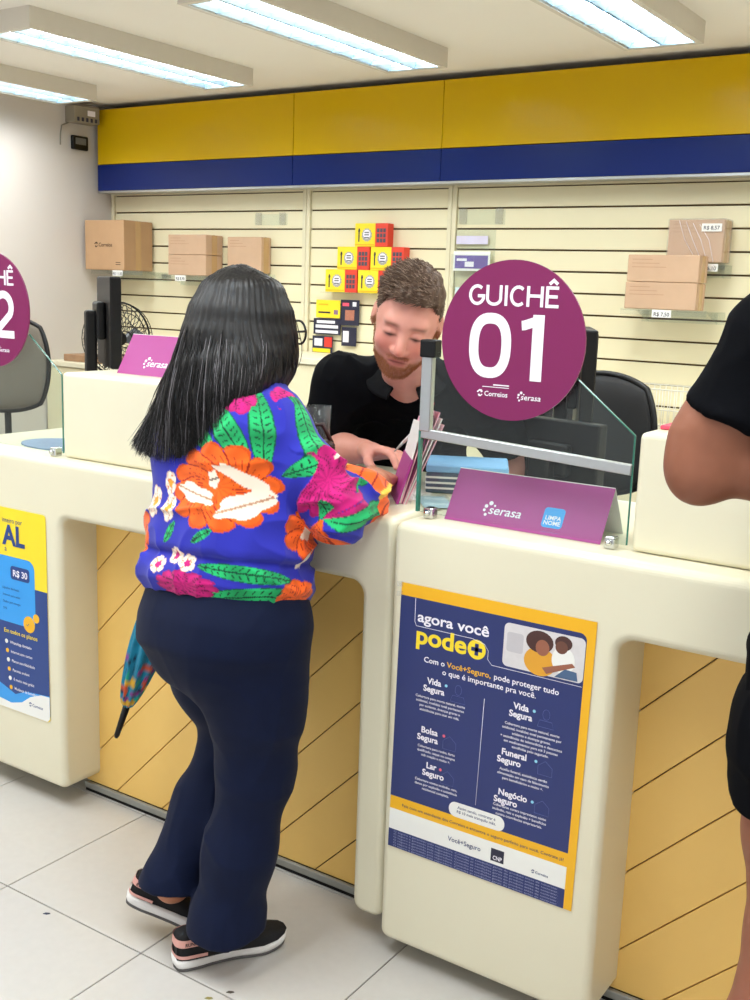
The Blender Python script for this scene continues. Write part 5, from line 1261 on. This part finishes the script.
    F.frame(TR, pel); F.loft([-.06, .0, .2, .38, .48, Lg-.03, Lg+.0], [.175, .178, .178, .190, .178, .125, .085], [.135, .138, .140, .138, .118, .095, .075], k=.03, p=2.3); F.frame()
    F.cone(Cs-(0, 0, .01), rsh, .074, .078, .05); F.cone(Cs-(0, 0, .01), lsh, .074, .078, .05)
    s_end = rsh*.30+relb*.70; F.chain([rsh, s_end], [.079, .071], .04); l_end = lsh*.35+lelb*.65; F.chain([lsh, l_end], [.079, .070], .04)
    F.cone(s_end+(relb-rsh)*.06, relb, .06, .07, .004, 's'); F.cone(l_end+(lelb-lsh)*.06, lelb, .06, .07, .004, 's')
    F.cone(nk, Cs+(0.02, -.03, .01), .066, .070, .008, 's'); F.cone(nk+HR[2]*.03, Cs+g*.12+(0, 0, -.045), .045, .018, .01, 's')
    V, Q = F.mesh(2); N = normals(V, Q)
    fo = ridge3(V+.03*vnoise(V, 8)[:, None], (10, 10, 14), 1)**4*.009+ridge3(V, (22, 18, 12), 5)**5*.004
    V = lap(V+N*fo[:, None], Q, 1, .4); C = np.tile(L3('#0C0D10'), (len(V), 1)); C *= (1+.1*vnoise(V, 60))[:, None]
    BLK = vcol_mat('black cotton', rough=.9, bump=.2, bscale=600, sheen=0, spec=.06); MATS['black cotton'] = BLK
    shirt = org('polo_shirt', V, Q, BLK, t, C)
    # collar leaves folded over the shoulders
    def collar(sg):
        Vc, Fc = [], []; cen = Cs+(.025, -.035, .012); n = 12
        for i in range(n+1):
            a = math.radians(20+150*i/n)*sg; d_ = math.cos(a)*g*1.0+math.sin(a)*-rt*-1*-1
            d_ = math.cos(a)*g+math.sin(a)*rt
            drop = .02*max(0, math.cos(a))
            inn = cen+d_*.072+np.array([0, 0, .045-.055*max(0, math.cos(a))]); outp = cen+d_*(.112+.02*max(0, math.cos(a)))+np.array([0, 0, .005-.06*max(0, math.cos(a))])
            Vc += [inn-(0, 0, .006), inn+np.array([0, 0, .004])+d_*.006, outp+np.array([0, 0, .008]), outp]
        for i in range(n):
            for j in range(4): Fc.append((i*4+j, i*4+(j+1) % 4, i*4+4+(j+1) % 4, i*4+4+j))
        Fc += [(0, 1, 2, 3), tuple(n*4+j for j in (3, 2, 1, 0))]
        mk('collar', Vc, Fc, mat('black rib', '#101114', .9, spec=.1), t, True)
    collar(1); collar(-1)
    # dark trousers and shoes, hidden by the counter
    F = Field((-2.14, 2.80, .03), (-1.56, 3.26, 1.06), .009)
    lg = [pel+rt*.09, pel-rt*.09]; F.ell(pel, (.175, .15, .13), .04)
    for i, h in enumerate(lg): F.chain([h, h+np.array([0, .02, -.46]), h+np.array([0, .07, -.88])], [.10, .072, .058], .04)
    V, Q = F.mesh(2); org('trousers', V, Q, BLK, t, np.tile(L3('#1C1F28'), (len(V), 1)))
    for h in lg: shoe2 = box('shoe', h[0]-.045, h[0]+.045, h[1]-.11, h[1]+.15, .0, .075, BLACKP, t, .03, 4)
    return t, rwr
clerk, cw = make_clerk()
# white stylus in his hand
st_ = thing('stylus_pen', 'white stylus pen in the clerk\'s hand', 'pen', (-1.52, 2.42, 1.17))
tube('barrel', [(-1.502, 2.40, 1.205), (-1.435, 2.405, 1.275)], .0045, WPAPER, st_, 8); tube('tip', [(-1.535, 2.398, 1.170), (-1.502, 2.40, 1.205)], [.0012, .0045], STEEL, st_, 8); tube('clip', [(-1.455, 2.398, 1.262), (-1.475, 2.396, 1.240)], .0015, CHROME, st_, 6)

# ------------------------------------------------------------------ customer at the right edge
def make_customer():
    t = thing('person', 'customer in black T-shirt and black shorts cut off by the right edge', 'person', (-.22, 1.80, 0))
    fw = nrm((-.15, .99, 0)); rt = np.array([fw[1], -fw[0], 0]); lf = -rt
    Ct = np.array([-.235, 1.76, 0.])
    lsh = np.array([-.400, 1.755, 1.540]); lelb = np.array([-.507, 1.692, 1.340]); lwr = np.array([-.27, 1.80, 1.365])
    rsh = np.array([-.035, 1.79, 1.535]); relb = np.array([.02, 1.78, 1.25]); rwr = np.array([-.10, 1.96, 1.33])
    nk = np.array([-.225, 1.80, 1.60]); Hc = np.array([-.225, 1.86, 1.80]); HR = basis((-.1, .95, -.3), (0, 0, 1))
    lhip, lkn, lan = np.array([-.308, 1.77, .93]), np.array([-.318, 1.79, .55]), np.array([-.345, 1.75, .08])
    rhip, rkn, ran = np.array([-.125, 1.78, .93]), np.array([-.11, 1.80, .53]), np.array([-.10, 1.76, .08])
    F = Field((-.64, 1.55, .0), (.14, 2.14, 1.97), .0055)
    head_shape(F, HR, Hc, 1.05); F.cone(Hc+(0, -.03, -.06), nk, .056, .062, .03)
    F.loft([.9, 1.1, 1.3, 1.46, 1.54, 1.6], [.16, .15, .17, .18, .15, .08], [.11, .10, .115, .11, .09, .06], [-.225]*6, [1.775]*6, k=.04)
    F.chain([lsh, lsh*.45+lelb*.55+(-.012, -.004, -.006), lsh*.2+lelb*.8+(-.014, 0, -.004), lelb, lelb*.6+lwr*.4, lwr], [.064, .066, .058, .046, .052, .034], .03); F.ell(lelb+(.004, -.006, -.022), (.034, .034, .03), .03)
    F.chain([rsh, relb, rwr], [.062, .05, .032], .025)
    for h, k_, a_ in ((lhip, lkn, lan), (rhip, rkn, ran)):
        F.chain([h, h*.5+k_*.5, k_, k_*.62+a_*.38+(0, -.018, 0), a_], [.105, .086, .062, .066, .042], .03)
        F.cone(a_+(0, -.03, -.03), a_+(0, .15, -.045), .038, .03, .02)
    hand_shape(F, lwr+(.02, .01, 0), (.9, .4, .05), (.2, .4, -1), -1, 1.05, (.3, .5, .4)); hand_shape(F, rwr, (-.6, .7, .1), (-.3, 0, -1), 1, 1.05, (.3, .5, .4))
    V, Q = F.mesh(2); C = np.tile(L3('#8C5842'), (len(V), 1)); C *= (1+.07*vnoise(V, 30)+.05*vnoise(V, 90))[:, None]
    C = mixc(C, L3('#A06452'), .4*sstep(V[:, 2], .7, .3)); Lp = head_local(V, HR, Hc, 1.05)
    C = np.where((Lp[:, 1] > -.12)[:, None] & (V[:, 2] > 1.65)[:, None], face_colour(C, Lp, L3('#8A4A40'), L3('#20140E'), L3('#A86450')), C)
    org('body', V, Q, SKIN, t, C)
    F = Field(Hc-.17, Hc+.17, .006); F.frame(HR, Hc, 1.05); F.ell((0, .037, -.017), (.082, .104, .102), .02); F.custom(lambda x, y, z: np.interp(z, [-.12, -.07, 0, .03, .05, .1], [-.07, -.06, .0, .03, .075, .085])-y, (-.16,)*3, (.16,)*3); F.frame()
    V, Q = F.mesh(1); org('hair', V, Q, MATS['black hair'], t)
    F = Field((-.66, 1.54, .88), (.16, 2.02, 1.66), .0042)
    F.loft([.90, 1.0, 1.2, 1.36, 1.47, 1.55, 1.6], [.195, .192, .188, .197, .19, .15, .10], [.145, .142, .135, .138, .128, .10, .08], [-.225]*7, [1.772]*7, k=.03, p=2.3)
    a0 = lsh*.30+lelb*.70; F.chain([lsh+(.04, 0, .005), lsh, a0], [.08, .088, .080], .04); F.custom(lambda x, y, z: np.where(x < -.416, 1.447-.36*(x+.53)-z, -1.0), (-.66, 1.5, 1.2), (-.418, 2.0, 1.5), 0, 'i')
    b0 = rsh*.4+relb*.6; F.chain([rsh+(-.04, 0, 0), rsh, b0], [.08, .086, .082], .04); F.cone(b0+(relb-rsh)*.05, relb, .075, .085, .004, 's')
    F.cone(nk-(0, 0, .03), nk+(0, 0, .1), .068, .075, .01, 's')
    V, Q = F.mesh(2); N = normals(V, Q); fo = ridge3(V+.03*vnoise(V, 9)[:, None], (9, 9, 16), 2)**4*.008+ridge3(V, (20, 20, 14), 7)**5*.003
    V = lap(V+N*fo[:, None], Q, 4, .5); org('t_shirt', V, Q, MATS['black cotton'], t, np.tile(L3('#08090D'), (len(V), 1))*(1+.1*vnoise(V, 60))[:, None])
    F = Field((-.50, 1.56, .62), (.06, 2.0, 1.02), .0055)
    F.loft([.88, .94, .99], [.19, .19, .18], [.145, .145, .135], [-.225]*3, [1.772]*3, k=.03)
    for h, k_ in ((lhip, lkn), (rhip, rkn)): F.chain([h, h*.60+k_*.40], [.122, .117], .04)
    F.custom(lambda x, y, z: .790-.06*(x+.4)-z, (-.50, 1.56, .60), (.06, 2.0, .86), 0, 'i')
    V, Q = F.mesh(2); N = normals(V, Q); V = lap(V+N*(ridge3(V, (12, 12, 9), 3)**4*.007)[:, None], Q, 4, .5); org('shorts', V, Q, MATS['black cotton'], t, np.tile(L3('#0A0B0F'), (len(V), 1))*(1+.1*vnoise(V, 60))[:, None])
    return t
make_customer()
COL.objects.unlink(_fo); bpy.data.objects.remove(_fo)
